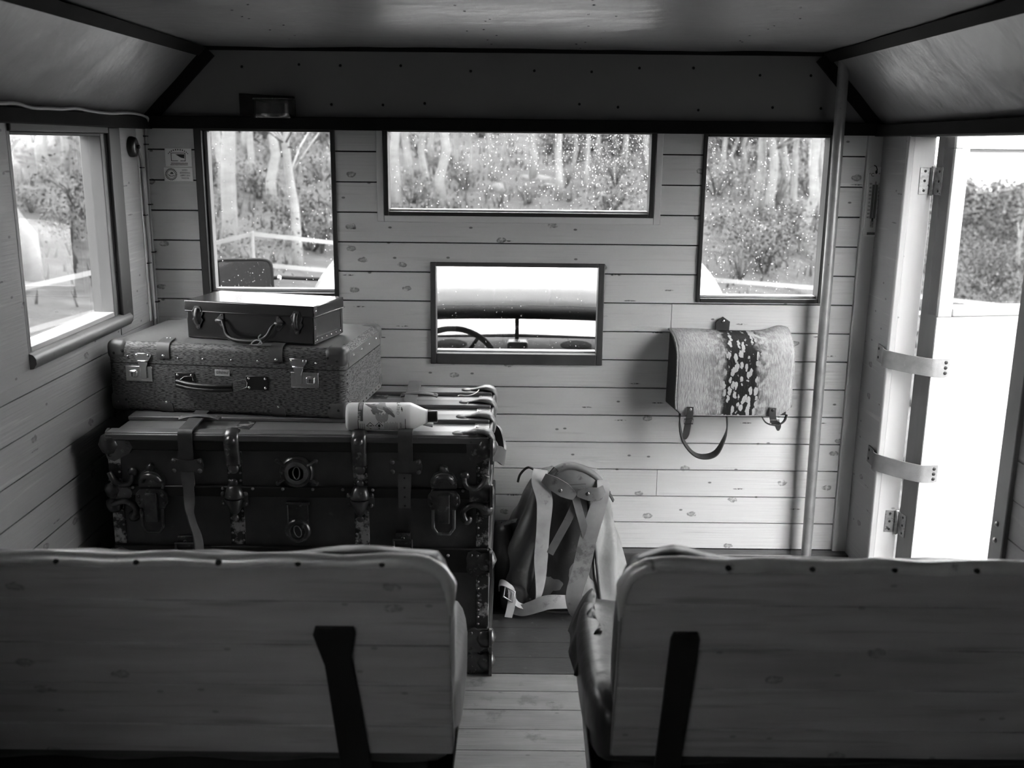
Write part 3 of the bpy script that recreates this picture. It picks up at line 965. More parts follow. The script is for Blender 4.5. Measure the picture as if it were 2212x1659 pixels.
# ================================================================= cabin trunk
canvas = mat('trunk_canvas', 0.085, 0.55, var=0.18, scale=(20, 20, 20), worn=(0.13, 0.68, 18), bump=0.0004, bump_scale=(500, 500, 500))
band_dk = mat('trunk_black_band', 0.012, 0.4, var=0.3, scale=(12, 12, 40), worn=(0.06, 0.74, 25))
slat_w = mat('trunk_slat_wood', 0.13, 0.38, var=0.35, scale=(4, 40, 40), worn=(0.26, 0.66, 20))
tin = mat('trunk_top_tin', 0.30, 0.35, 0.55, var=0.2, scale=(8, 8, 8), worn=(0.12, 0.64, 12))
rust = mat('worn_plated_band', 0.04, 0.38, 0.2, var=0.4, scale=(30, 30, 30), worn=(0.55, 0.54, 22, 0.4))
brass = mat('dark_hardware', 0.12, 0.30, 0.75, var=0.4, scale=(30, 30, 30), worn=(0.32, 0.62, 40))
brass_b = mat('rubbed_hardware', 0.28, 0.28, 0.85, var=0.4, scale=(30, 30, 30), worn=(0.4, 0.6, 40))
tan_m = mat('tan_clamp', 0.20, 0.42, 0.3, var=0.35, scale=(40, 40, 40), worn=(0.09, 0.6, 50))
strap_l = mat('trunk_strap_leather', 0.07, 0.5, var=0.25, scale=(25, 25, 25), bump=0.0004, bump_scale=(150, 150, 150))
strap_g = mat('trunk_strap_back', 0.12, 0.6, var=0.25, scale=(25, 25, 25))

TW, TD, TH = 1.006, 0.569, 0.677
trunk = thing('cabin_trunk', 'large dark cabin trunk with wooden slats and metal fittings against the left wall', 'trunk', (-1.068, 2.5545, 0))
MB().box(0, TW, 0, TD, 0.025, 0.525).build('body', canvas, trunk, bevel=0.004)
MB().box(0, TW, 0, TD, 0.529, TH - 0.002).build('lid', canvas, trunk, bevel=0.004)
MB().box(0.004, TW - 0.004, 0.004, TD - 0.004, TH - 0.002, TH + 0.001).build('lid_tin', tin, trunk)
for z0, z1, nm in ((0.640, 0.683, 'top_band'), (0.512, 0.543, 'lid_band'), (0.300, 0.372, 'middle_band'), (0.08, 0.135, 'lower_band')):
    MB().box(-0.004, TW + 0.004, -0.012, 0.0, z0, z1).build(nm, band_dk, trunk, bevel=0.004)
    MB().box(TW, TW + 0.012, -0.010, TD, z0, z1).build(nm, band_dk, trunk, bevel=0.004)
MB().box(-0.002, TW + 0.002, -0.016, -0.008, 0.668, 0.686).build('edge_moulding', slat_w, trunk, bevel=0.003)
for y0, y1 in ((-0.012, 0.030), (0.145, 0.208), (0.307, 0.372), (0.462, 0.521)):
    MB().box(0.0, TW, y0, y1, TH + 0.001, TH + 0.013).build('top_slat', slat_w, trunk, bevel=0.003)
# plated bands with rivets
riv = MB()
for x0, x1 in ((0.312, 0.352), (0.648, 0.687), (-0.003, 0.030), (0.975, TW + 0.003)):
    for z0, z1 in ((0.03, 0.295), (0.375, 0.510), (0.545, 0.638)):
        MB().box(x0, x1, -0.004, 0.0, z0, z1).build('plated_band', rust, trunk, bevel=0.001)
        k = 0
        z = z0 + 0.012
        while z < z1 - 0.006:
            for x in ((x0 + 0.005, x1 - 0.005) if x0 > 0.1 and x0 < 0.9 else ((x1 - 0.005,) if x0 < 0.1 else (x0 + 0.006,))):
                riv.dome((x, -0.004, z), (0, -1, 0), 0.0036, 0.003, 6)
            z += 0.021
MB().box(TW, TW + 0.004, -0.003, 0.03, 0.03, 0.638).build('plated_band', tin, trunk)
for y0, y1 in ((0.032, 0.143), (0.21, 0.305), (0.374, 0.46), (0.523, 0.565)):
    MB().box(0.967, TW + 0.002, y0, y1, TH + 0.001, TH + 0.004).build('top_band', mat('bright_tin', 0.5, 0.32, 0.6, var=0.2, scale=(30, 30, 30)), trunk)
    for q in range(4):
        riv.dome((0.973, y0 + (y1 - y0) * (q + 0.5) / 4, TH + 0.004), (0, 0, 1), 0.0035, 0.002, 6)
for x0 in (0.315, 0.645):
    for y0, y1 in ((0.032, 0.143), (0.374, 0.46)):
        MB().box(x0, x0 + 0.042, y0, y1, TH + 0.001, TH + 0.003).build('top_band', rust, trunk)
for k in range(12):
    riv.dome((0.06 + 0.08 * k, -0.012, 0.537), (0, -1, 0), 0.0045, 0.004, 8)
    riv.dome((0.10 + 0.08 * k, -0.012, 0.352), (0, -1, 0), 0.0045, 0.004, 8)
stuff(riv.build('rivets', brass_b, trunk))
# slat end clamps along the right edge of the lid
for y in (0.009, 0.176, 0.340, 0.492):
    c = MB()
    c.tube(spline([(0.925, y, TH + 0.014), (0.955, y, TH + 0.017), (0.985, y, TH + 0.022), (1.008, y, TH + 0.016), (1.018, y, TH - 0.004), (1.016, y, TH - 0.03)], 4),
           [0.012, 0.012, 0.011, 0.011, 0.012, 0.014, 0.017, 0.02, 0.023, 0.025, 0.026, 0.026, 0.026, 0.025, 0.024, 0.023, 0.022, 0.02, 0.018, 0.016, 0.014], 10, flat=0.35)
    c.lathe([(0.017, 0), (0.017, 0.003), (0.012, 0.006), (0.004, 0.007)], (0.928, y, TH + 0.012), (0, 0, 1), 12)
    c.build('slat_clamp', tan_m, trunk)


def ball_corner(x, y, z, sx, big=1.0, m=brass):
    c = MB()
    r = 0.030 * big
    c.lathe([(r * 0.2, -r), (r * 0.7, -r * 0.75), (r, 0), (r * 0.75, r * 0.7), (r * 0.2, r)], (x, y, z), (0, 0, 1), 14)
    # trefoil wings lying on the front and the side
    for a in (0, 1):
        pts = []
        for k in range(14):
            w = 2 * math.pi * k / 14
            rr = 0.036 * big * (1 + 0.18 * math.cos(3 * w))
            pts.append((x - sx * 0.022 * big + rr * math.cos(w), -0.013, z - 0.006 + rr * math.sin(w)))
        if a == 0:
            c.prism(pts, (0, 0.008, 0))
        else:
            X = TW if sx > 0 else 0
            c.prism([(X + sx * 0.006, 0.022 * big + (p[0] - x), p[2]) for p in pts], (sx * 0.008, 0, 0))
    for w in (0.5, 2.2, 4.0):
        c.dome((x - sx * 0.022 + 0.030 * math.cos(w), -0.013, z - 0.006 + 0.030 * math.sin(w)), (0, -1, 0), 0.005, 0.004, 8)
    return c.build('corner_cap', m, trunk)


for sx, X in ((-1, 0.004), (1, TW - 0.004)):
    ball_corner(X, 0.002, 0.655, sx)
    ball_corner(X, 0.002, 0.528, sx, 0.85)
    ball_corner(X, 0.002, 0.335, sx, 1.0)
    ball_corner(X, 0.002, 0.105, sx, 1.0)
    ball_corner(X, 0.002, 0.035, sx, 0.95)
    # hooked dowel clamp below the lid line
    cl = MB()
    cl.tube(spline([(X - sx * 0.055, -0.010, 0.455), (X - sx * 0.06, -0.011, 0.480), (X - sx * 0.035, -0.014, 0.500), (X - sx * 0.0, -0.016, 0.492)], 6), 0.013, 10, flat=0.6)
    cl.dome((X - sx * 0.052, -0.006, 0.455), (0, -1, 0), 0.016, 0.012, 10)
    cl.lathe([(0.006, -0.024), (0.02, -0.014), (0.024, 0), (0.018, 0.014), (0.005, 0.02)], (X, -0.004, 0.486), (sx * 0.6, -0.8, 0), 12)
    cl.build('dowel_clamp', brass, trunk)
    u = MB()
    u.tube(spline([(X - sx * 0.058, -0.012, 0.575), (X - sx * 0.052, -0.014, 0.552), (X - sx * 0.03, -0.014, 0.545), (X - sx * 0.01, -0.014, 0.556), (X + sx * 0.002, -0.012, 0.58)], 6), 0.012, 10, flat=0.6)
    u.dome((X - sx * 0.058, -0.006, 0.578), (0, -1, 0), 0.014, 0.011, 10)
    u.build('dowel_clamp', brass, trunk)
# spindle clamps on the plated bands
for x in (0.330, 0.666):
    c = MB()
    c.lathe([(0.010, 0.035), (0.02, 0.03), (0.026, 0.012), (0.028, 0.002), (0.026, 0.0)], (x, -0.006, 0.512), (0, 0, 1), 14)
    c.lathe([(0.026, 0.0), (0.026, 0.004), (0.02, 0.022), (0.012, 0.04), (0.004, 0.048)], (x - 0.002, -0.006, 0.508), (0, 0, -1), 14)
    for sx in (-1, 1):
        c.dome((x + sx * 0.03, -0.012, 0.522), (0, -1, 0), 0.007, 0.006, 8)
        c.dome((x + sx * 0.028, -0.012, 0.494), (0, -1, 0), 0.007, 0.006, 8)
        c.prism([(x, -0.006, 0.535), (x + sx * 0.037, -0.006, 0.523), (x + sx * 0.036, -0.006, 0.49), (x, -0.006, 0.475)], (0, -0.007, 0))
    c.dome((x, -0.010, 0.553), (0, -1, 0), 0.011, 0.007, 10)
    c.dome((x - 0.002, -0.006, 0.452), (0, -1, 0), 0.010, 0.006, 10)
    c.build('spindle_clamp', brass, trunk)
    c = MB()
    c.tube(spline([(x, -0.008, 0.605), (x, -0.010, 0.635), (x, -0.014, 0.66), (x, -0.012, 0.683), (x, 0.008, 0.692)], 4), 0.021, 10, flat=0.5, up=(0, 1, 0))
    c.dome((x, -0.020, 0.672), (0, -0.9, 0.4), 0.014, 0.012, 12)
    c.dome((x, -0.008, 0.592), (0, -1, 0), 0.015, 0.008, 10)
    for dz in (0.60, 0.625):
        for sx in (-1, 1):
            c.dome((x + sx * 0.014, -0.006, dz), (0, -1, 0), 0.004, 0.004, 6)
    c.build('band_clamp', brass, trunk)


def dogbone(cx, cz, w=0.088, h=0.046, y=-0.022):
    p = []
    for k in range(33):
        u = -1 + 2 * k / 32
        z = h / 2 * (0.62 + 0.38 * u * u) if abs(u) < 0.82 else h / 2 * math.sqrt(max(0, 1 - ((abs(u) - 0.82) / 0.18) ** 2)) * 0.88
        p.append((cx + w / 2 * u, y, cz + z))
    for k in range(31, 0, -1):
        q = p[k]
        p.append((q[0], y, 2 * cz - q[2]))
    m = MB().prism(p, (0, 0.006, 0))
    for sx in (-1, 1):
        for sz in (-1, 1):
            m.dome((cx + sx * w * 0.39, y, cz + sz * h * 0.29), (0, -1, 0), 0.0065, 0.004, 10)
    return m


for x, z in ((0.211, 0.602), (0.789, 0.605)):
    pl = dogbone(x, z).build('strap_keeper', strap_l, trunk)
    # strap over the lid
    pth = spline([(x - 0.028, 0.560, 0.700), (x - 0.02, 0.3, 0.698), (x - 0.004, 0.06, 0.697), (x, 0.0, 0.698), (x, -0.016, 0.694), (x, -0.020, 0.675), (x, -0.019, 0.62)], 8)
    MB().ribbon(pth, 0.038, 0.005, (1, 0, 0)).build('strap', strap_l, trunk)
    # keeper on the lid
    yk = 0.395 if x > 0.5 else 0.115
    kp = MB()
    kp.tube([(x - 0.055, yk, TH + 0.018), (x - 0.03, yk, TH + 0.024), (x, yk, TH + 0.027), (x + 0.03, yk, TH + 0.024), (x + 0.055, yk, TH + 0.018)], [0.016, 0.012, 0.013, 0.012, 0.016], 8, flat=0.3)
    for sx in (-1, 1):
        kp.dome((x + sx * 0.048, yk, TH + 0.020), (0, 0, 1), 0.009, 0.006, 10)
    kp.build('strap_keeper', strap_l, trunk)
x = 0.789
kp = MB()
kp.tube([(x - 0.05, 0.085, TH + 0.014), (x, 0.085, TH + 0.026), (x + 0.065, 0.085, TH + 0.014)], [0.014, 0.012, 0.016], 8, flat=0.3)
kp.build('strap_keeper', strap_l, trunk)
pth = [(0.787, -0.019, 0.585), (0.786, -0.021, 0.55), (0.785, -0.021, 0.52), (0.785, -0.019, 0.49)]
MB().ribbon(pth, [0.034, 0.034, 0.033, 0.031], 0.004, (1, 0, 0)).build('strap_end', strap_g, trunk)
hl = MB()
for z in (0.575, 0.548, 0.522, 0.497):
    hl.dome((0.786, -0.023, z), (0, -1, 0), 0.0028, 0.0006, 6)
stuff(hl.build('strap_holes', dark_gap, trunk))
pth = spline([(0.211, -0.019, 0.585), (0.212, -0.021, 0.55), (0.213, -0.024, 0.51), (0.213, -0.026, 0.475), (0.218, -0.024, 0.44), (0.228, -0.022, 0.40), (0.230, -0.022, 0.36), (0.226, -0.02, 0.31)], 5)
ww = []; wd = []
for k in range(len(pth)):
    u = k / (len(pth) - 1)
    ww.append(0.034 if u < 0.15 else 0.028)
    tw = 0 if u < 0.2 else (min(1, (u - 0.2) / 0.25) * 1.25 if u < 0.6 else 1.25 - (u - 0.6) * 1.2)
    wd.append(V((math.cos(tw), math.sin(tw), 0)))
MB().ribbon(pth, ww, 0.004, wd).build('strap_end', strap_g, trunk)
# loops on the lower body
for x, z in ((0.190, 0.372), (0.778, 0.388)):
    c = MB()
    c.box(x - 0.02, x + 0.02, -0.012, 0.0, z - 0.005, z + 0.028)
    c.tube([(x - 0.024, -0.016, z - 0.035), (x - 0.024, -0.02, z + 0.01), (x + 0.024, -0.02, z + 0.01), (x + 0.024, -0.016, z - 0.035)], 0.004, 8)
    c.dome((x, -0.012, z + 0.012), (0, -1, 0), 0.006, 0.005, 8)
    c.build('strap_buckle', brass, trunk, bevel=0.002)
# round medallion on the lid
md = MB()
md.lathe([(0.046, 0), (0.046, 0.006), (0.040, 0.011), (0.036, 0.008), (0.033, 0.008), (0.031, 0.012), (0.022, 0.013), (0.020, 0.008), (0.004, 0.008)], (0.498, -0.002, 0.582), (0, -1, 0), 28)
for sx in (-1, 1):
    for sz in (-1, 1):
        md.tube([(0.498 + sx * 0.03, -0.004, 0.582 + sz * 0.02), (0.498 + sx * 0.05, -0.003, 0.582 + sz * 0.030)], [0.014, 0.009], 8, flat=0.4)
        md.dome((0.498 + sx * 0.051, -0.005, 0.582 + sz * 0.031), (0, -1, 0), 0.0068, 0.005, 10)
mo = md.build('medallion', brass, trunk)
MB().lathe([(0.031, 0.0), (0.031, 0.003), (0.021, 0.003), (0.021, 0.0)], (0.498, -0.0135, 0.582), (0, -1, 0), 24).build('inner_ring', brass_b, mo)
MB().tube([(0.498 + 0.009 * math.cos(w * math.pi / 8), -0.013, 0.582 + 0.017 * math.sin(w * math.pi / 8)) for w in range(16)], 0.0022, 6, closed=True).build('emblem', brass_b, mo)
# lock plate
lp = MB()
lp.box(0.470, 0.524, -0.008, 0, 0.415, 0.497)
lp.box(0.466, 0.528, -0.014, 0, 0.491, 0.499)
lp.lathe([(0.035, 0), (0.035, 0.008), (0.030, 0.014), (0.022, 0.013), (0.020, 0.009), (0.004, 0.010)], (0.495, -0.002, 0.417), (0, -1, 0), 24)
lo = lp.build('lock', brass, trunk, bevel=0.0015)
MB().tube([(0.495 + 0.010 * math.cos(w * math.pi / 6 + 0.3), -0.0135, 0.417 + 0.016 * math.sin(w * math.pi / 6)) for w in range(12)], 0.0018, 6, closed=True).build('keyhole_cover', brass_b, lo)
MB().tube([(0.470, -0.010, 0.42), (0.470, -0.010, 0.49)], 0.0016, 6).build('plate_edge', brass_b, lo)
# draw bolts
for x, m, dz in ((0.110, brass, 0.0), (0.889, brass, 0.004)):
    c = MB()
    up = [(x - 0.034, 0.538), (x - 0.036, 0.560), (x - 0.026, 0.578), (x - 0.012, 0.585), (x - 0.010, 0.598), (x, 0.603), (x + 0.010, 0.598), (x + 0.012, 0.585), (x + 0.026, 0.578), (x + 0.036, 0.560), (x + 0.034, 0.538)]
    c.prism([(a, -0.002, b + dz) for a, b in up], (0, -0.010, 0))
    lw = [(x - 0.030, 0.535), (x - 0.042, 0.520), (x - 0.044, 0.500), (x - 0.034, 0.482), (x - 0.026, 0.470), (x + 0.026, 0.470), (x + 0.034, 0.482), (x + 0.044, 0.500), (x + 0.042, 0.520), (x + 0.030, 0.535)]
    c.prism([(a, -0.011, b + dz) for a, b in lw], (0, -0.007, 0))
    c.tube(spline([(x - 0.024, -0.014, 0.556 + dz), (x - 0.012, -0.022, 0.571 + dz), (x + 0.012, -0.022, 0.571 + dz), (x + 0.024, -0.014, 0.556 + dz)], 5), 0.009, 10)
    c.dome((x, -0.012, 0.592 + dz), (0, -1, 0), 0.010, 0.006, 10)
    for sx in (-1, 1):
        for z in (0.515, 0.497):
            c.dome((x + sx * 0.034, -0.018, z + dz), (0, -1, 0), 0.0055, 0.005, 8)
    c.box(x - 0.016, x + 0.016, -0.028, -0.016, 0.445 + dz, 0.525 + dz)
    lr = c.build('draw_bolt', m, trunk, bevel=0.0015)
    a = 0.028
    MB().tube([(x - a, -0.020, 0.482 + dz), (x - a, -0.020, 0.430 + dz), (x - a + 0.012, -0.019, 0.413 + dz), (x + a - 0.012, -0.019, 0.413 + dz), (x + a, -0.020, 0.430 + dz), (x + a, -0.020, 0.482 + dz)], 0.0045, 8).build('bolt_loop', brass_b if x > 0.5 else brass, lr)
    MB().tube(spline([(x - 0.030, -0.014, 0.555 + dz), (x - 0.02, -0.016, 0.575 + dz), (x, -0.017, 0.582 + dz), (x + 0.02, -0.016, 0.575 + dz), (x + 0.030, -0.014, 0.555 + dz)], 5), 0.0028, 6).build('hasp_rim', brass_b, lr)
# leather handle on the right end
MB().ribbon(spline([(TW + 0.006, 0.17, 0.585), (TW + 0.026, 0.20, 0.575), (TW + 0.040, 0.26, 0.545), (TW + 0.040, 0.32, 0.545), (TW + 0.026, 0.38, 0.575), (TW + 0.006, 0.41, 0.585)], 6), 0.045, 0.007, (0.1, 0, 1)).build('end_handle', mat('handle_leather', 0.075, 0.45, var=0.2), trunk)
# bottom runners
for x in (0.02, 0.35, 0.66, 0.96):
    MB().box(x, x + 0.04, 0.0, TD, 0.0, 0.03).build('runner', band_dk, trunk, bevel=0.004)

# piece of white string lying on the trunk
so = MB().tube(spline([(0, 0, 0.004), (-0.008, -0.05, 0.006), (-0.03, -0.075, 0.003), (-0.055, -0.07, 0.003), (-0.062, -0.082, 0.003)], 6), 0.0017, 6).build('cotton_string', mat('white_string', 0.75, 0.8), None, loc=(-0.102, 3.035, TH + 0.014))
tag(so, 'short white string lying over the slats at the trunk corner', 'string')

# ================================================================= big suitcase
weave = mat('suitcase_weave', 0.145, 0.6, var=0.12, scale=(60, 60, 300), obj=True,
            streak=((85, 85, 520), 0.47, 0.57, 0.022), bump=0.0006, bump_scale=(150, 150, 500))
case_top = mat('suitcase_top_leathercloth', 0.13, 0.42, var=0.12, scale=(9, 9, 9), obj=True, bump=0.0004, bump_scale=(400, 400, 400),
               streak=((150, 150, 300), 0.58, 0.72, 0.09))
corner_l = mat('fibre_corner', 0.085, 0.42, var=0.2, scale=(15, 15, 15), obj=True)
black_l = mat('black_leather', 0.012, 0.35, var=0.2)
chrome = mat('nickel_plate', 0.72, 0.22, 1.0, var=0.08)
paper = mat('pale_badge', 0.45, 0.5)
ink = mat('printing_ink', 0.02, 0.6)
nail_b = mat('bright_rivet', 0.7, 0.25, 1.0)

SW, SD, SH = 0.688, 0.408, 0.200
suit = thing('suitcase', 'large woven-texture suitcase with nickel locks lying on the cabin trunk', 'suitcase', (-1.139, 2.7655, 0.690), (0, 0, -0.1196))
MB().rbox(SW, SD, 0.022, [(0.0, 0.016), (0.004, 0.007), (0.010, 0.002), (0.016, 0.0), (0.1375, 0.0)]).build('body', weave, suit)
MB().rbox(SW - 0.004, SD - 0.004, 0.022, [(0.13, 0.0), (0.145, 0.0)]).build('seam', dark_gap, suit, loc=(0.002, 0.002, 0))
# lid with a softly rounded top: woven walls, smooth top
lid = MB().rbox(SW, SD, 0.022, [(0.1405, 0.0), (0.178, 0.0), (0.187, 0.002), (0.194, 0.007), (0.1985, 0.014), (SH - 0.001, 0.022)]).build('lid', weave, suit)
lt = MB().grid(lambda u, v: (0.017 + (SW - 0.034) * u, 0.017 + (SD - 0.034) * v, SH - 0.0012 + 0.006 * (1 - (2 * u - 1) ** 4) * (1 - (2 * v - 1) ** 4)), 16, 12)
lt.build('lid_top', case_top, suit)
# smooth bands on the right end
MB().box(SW - 0.004, SW + 0.0015, 0.03, SD - 0.03, 0.142, 0.183).build('end_band', case_top, suit, bevel=0.001)
MB().box(SW - 0.004, SW + 0.0015, 0.03, SD - 0.03, 0.004, 0.020).build('end_band', case_top, suit, bevel=0.001)
for x in (0, SW):
    for y in (0, SD):
        for top in (0, 1):
            sx = 1 if x == 0 else -1; sy = 1 if y == 0 else -1
            a = 0.062
            z0, z1 = (0.145, SH + 0.0025) if top else (-0.001, 0.055)
            b = MB()
            xs = sorted((x - sx * 0.0025, x + sx * a)); ys = sorted((y - sy * 0.0025, y + sy * 0.058))
            b.box(xs[0], xs[1], ys[0], ys[1], z0, z1)
            co = b.build('corner_guard', corner_l, suit, bevel=0.019, seg=5)
            rv = MB()
            for px, pz in ((0.022, 0.5), (0.048, 0.62)):
                rv.dome((x + sx * px, y - sy * 0.002, z0 + (z1 - z0) * (pz if not top else pz - 0.12)), (0, -sy, 0), 0.0042, 0.002, 8)
            stuff(rv.build('rivets', scr, co))
rv = MB()
for u in (0.09, 0.305, 0.41, 0.53, 0.64, 0.88):
    rv.dome((u * SW, -0.0005, 0.158), (0, -1, 0), 0.0036, 0.0025, 8)
for v in (0.2, 0.4, 0.6, 0.8):
    rv.dome((SW + 0.0015, v * SD, 0.168), (1, 0, 0), 0.0038, 0.0025, 8)
stuff(rv.build('rivets', nail_b, suit))
rv = MB()
for v in range(9):
    rv.dome((SW + 0.0015, 0.06 + v * 0.036, 0.012), (1, 0, 0), 0.0032, 0.002, 6)
for z in (0.05, 0.075, 0.1, 0.125):
    rv.dome((SW, 0.018, z), (1, 0, 0), 0.003, 0.002, 6)
stuff(rv.build('small_rivets', scr, suit))
for x in (0.168, 0.494):
    p = spline([(x, -0.003, 0.157), (x, -0.003, 0.178), (x, 0.004, 0.196), (x, 0.020, 0.2025), (x, 0.045, 0.2055)], 5)
    tb = MB().ribbon(p, 0.036, 0.003, (1, 0, 0)).build('leather_tab', corner_l, suit)
    q = MB().dome((x, -0.004, 0.164), (0, -1, 0), 0.0045, 0.003, 8)
    q.dome((x - 0.005, 0.038, 0.2065), (0, 0, 1), 0.002, 0.0015, 6).dome((x + 0.005, 0.038, 0.2065), (0, 0, 1), 0.002, 0.0015, 6)
    stuff(q.build('rivets', nail_b, tb))
    p = spline([(x, -0.003, 0.034), (x, -0.004, 0.02), (x, 0.003, 0.004), (x, 0.014, 0.0)], 5)
    tb = MB().ribbon(p, [0.024] * 3 + [0.038] * (len(p) - 3), 0.003, (1, 0, 0)).build('leather_tab', corner_l, suit)
    stuff(MB().dome((x, -0.004, 0.030), (0, -1, 0), 0.004, 0.003, 8).build('rivets', nail_b, tb))
for x0, flip in ((0.054, 1), (0.534, -1)):
    c = x0 + 0.039
    pl = MB().box(x0, x0 + 0.078, -0.004, 0.0, 0.088, 0.132)
    lk = pl.build('lock_plate', chrome, suit, bevel=0.0012)
    kx = c - flip * 0.017
    MB().box(kx - 0.012, kx + 0.012, -0.011, -0.003, 0.100, 0.120).build('lock_button', chrome, lk, bevel=0.004, seg=3)
    kh = MB().dome((kx, -0.0112, 0.112), (0, -1, 0), 0.0028, 0.0006, 8)
    kh.prism([(kx - 0.0012, -0.0112, 0.113), (kx + 0.0012, -0.0112, 0.113), (kx + 0.0012, -0.0112, 0.104), (kx - 0.0012, -0.0112, 0.104)], (0, -0.0006, 0))
    kh.build('keyhole', ink, lk)
    hx = c + flip * 0.016
    hp = MB()
    hp.prism([(hx - 0.009, -0.006, 0.098), (hx + 0.009, -0.006, 0.098), (hx + 0.009, -0.006, 0.128), (hx + 0.014, -0.006, 0.140), (hx + 0.014, -0.006, 0.147), (hx - 0.014, -0.006, 0.147), (hx - 0.014, -0.006, 0.140), (hx - 0.009, -0.006, 0.128)], (0, -0.003, 0))
    hp.prism([(hx - 0.014, -0.003, 0.144), (hx + 0.014, -0.003, 0.144), (hx + 0.024, -0.003, 0.160), (hx + 0.024, -0.003, 0.170), (hx - 0.024, -0.003, 0.170), (hx - 0.024, -0.003, 0.160)], (0, -0.005, 0))
    for s in (-1, 1):
        hp.dome((hx + s * 0.017, -0.008, 0.164), (0, -1, 0), 0.0045, 0.003, 8)
    hp.tube([(hx - 0.016, -0.008, 0.147), (hx + 0.016, -0.008, 0.147)], 0.003, 8)
    hp.build('hasp', chrome, lk, bevel=0.0008, seg=1)
for x0, x1, z0, z1 in ((0.198, 0.255, 0.080, 0.118), (0.405, 0.468, 0.076, 0.116)):
    br = MB().box(x0, x1, -0.004, 0.0, z0, z1).build('handle_bracket', black_l, suit, bevel=0.0015)
    q = MB()
    for x in (x0 + 0.008, x1 - 0.008):
        for z in (z0 + 0.007, z1 - 0.007):
            q.dome((x, -0.004, z), (0, -1, 0), 0.0042, 0.003, 8)
    stuff(q.build('rivets', nail_b, br))
hd = MB()
for dz in (0.0, 0.011):
    hd.tube(spline([(0.212, -0.022, 0.086 + dz), (0.26, -0.034, 0.081 + dz), (0.32, -0.036, 0.079 + dz), (0.375, -0.028, 0.081 + dz)], 6), 0.0068, 10)
ho = hd.build('handle', black_l, suit)
wl = MB()
w_2 = MB()
wl.tube([(0.220, -0.020, 0.100), (0.228, -0.010, 0.108), (0.250, -0.006, 0.110), (0.252, -0.005, 0.096)], 0.0013, 6)
w_2.tube([(0.370, -0.024, 0.096), (0.378, -0.012, 0.104), (0.404, -0.006, 0.106), (0.408, -0.005, 0.096), (0.407, -0.006, 0.084), (0.392, -0.012, 0.078), (0.376, -0.024, 0.076)], 0.0013, 6)
wl.build('wire_loop', nail_b, ho); w_2.build('wire_loop', nail_b, ho)
bd = MB().box(0.315, 0.358, -0.0025, 0.0, 0.112, 0.130).build('maker_badge', paper, suit, bevel=0.0006, seg=1)
text('lettering', 'Unimd', 0.013, ink, bd, (0.3365, -0.0027, 0.1225), shear=0.25)

# ================================================================= small attache case
case_m = mat('black_case_fibre', 0.012, 0.25, var=0.2, scale=(10, 10, 10), obj=True, coat=0.8, bump=0.0002, bump_scale=(300, 300, 300))
case_e = mat('case_edge_strip', 0.04, 0.4, var=0.3, scale=(25, 25, 25), obj=True, worn=(0.16, 0.68, 60))
steel_d = mat('browned_steel', 0.10, 0.35, 0.85, var=0.35, scale=(80, 80, 80), worn=(0.3, 0.62, 90))
CW, CD, CH = 0.398, 0.198, 0.1075
cs = thing('attache_case', 'small black attache case with drooping handle on top of the woven suitcase', 'case', (-0.9262, 2.8046, 0.8945), (0, 0, -0.2512))
MB().box(0.004, CW - 0.004, 0.004, CD - 0.004, 0.0, 0.08).build('body', case_m, cs, bevel=0.004, seg=3)
MB().box(0.0, CW, 0.0, CD, 0.076, CH).build('lid', case_m, cs, bevel=0.003, seg=2)
MB().tube([(0.003, -0.0002, 0.0775), (CW, -0.0005, 0.0775), (CW + 0.0005, CD, 0.0775)], 0.0022, 8).build('lid_bead', case_m, cs)
MB().box(CW - 0.0045, CW - 0.003, 0.008, CD - 0.008, 0.003, 0.02).build('edge_strip', case_e, cs)
for y in (0.004, CD - 0.016):
    MB().box(CW - 0.0045, CW - 0.003, y, y + 0.012, 0.003, 0.076).build('edge_strip', case_e, cs)
MB().box(CW - 0.001, CW + 0.001, -0.001, 0.018, 0.088, CH + 0.0005).build('corner_plate', steel_d, cs, bevel=0.0006, seg=1)
q = MB()
for k in range(6):
    q.dome((CW - 0.003, 0.02 + 0.031 * k, 0.012), (1, 0, 0), 0.0022, 0.0015, 6)
for z in (0.01, 0.045, 0.05):
    q.dome((CW - 0.003, 0.010, z), (1, 0, 0), 0.0022, 0.0015, 6)
q.dome((CW + 0.001, 0.010, 0.094), (1, 0, 0), 0.003, 0.002, 6)
stuff(q.build('rivets', nail_b, cs))
for x in (0.042, 0.346):
    c = MB()
    pts = [(-0.013, 0.083), (-0.018, 0.076), (-0.016, 0.069), (-0.012, 0.062), (-0.017, 0.054), (-0.012, 0.045), (-0.007, 0.038), (-0.006, 0.031), (0, 0.027)]
    poly = pts + [(-a, b) for a, b in reversed(pts[:-1])] + [(0.008, 0.092), (-0.008, 0.092)]
    c.prism([(x + a, 0.0035, b) for a, b in poly], (0, -0.006, 0))
    for s in (-1, 1):
        c.dome((x + s * 0.013, -0.003, 0.078), (0, -1, 0), 0.003, 0.002, 8)
        c.dome((x + s * 0.012, -0.001, 0.055), (0, -1, 0), 0.003, 0.002, 8)
    c.dome((x, -0.002, 0.032), (0, -1, 0), 0.003, 0.002, 8)
    lt = c.build('latch', steel_d, cs, bevel=0.0006, seg=1)
    MB().tube(spline([(x, -0.004, 0.086), (x, -0.010, 0.075), (x, -0.012, 0.062), (x, -0.008, 0.048), (x, -0.003, 0.042)], 4), 0.0062, 10, flat=0.5, up=(0, 1, 0)).build('latch_tongue', steel_d, lt)
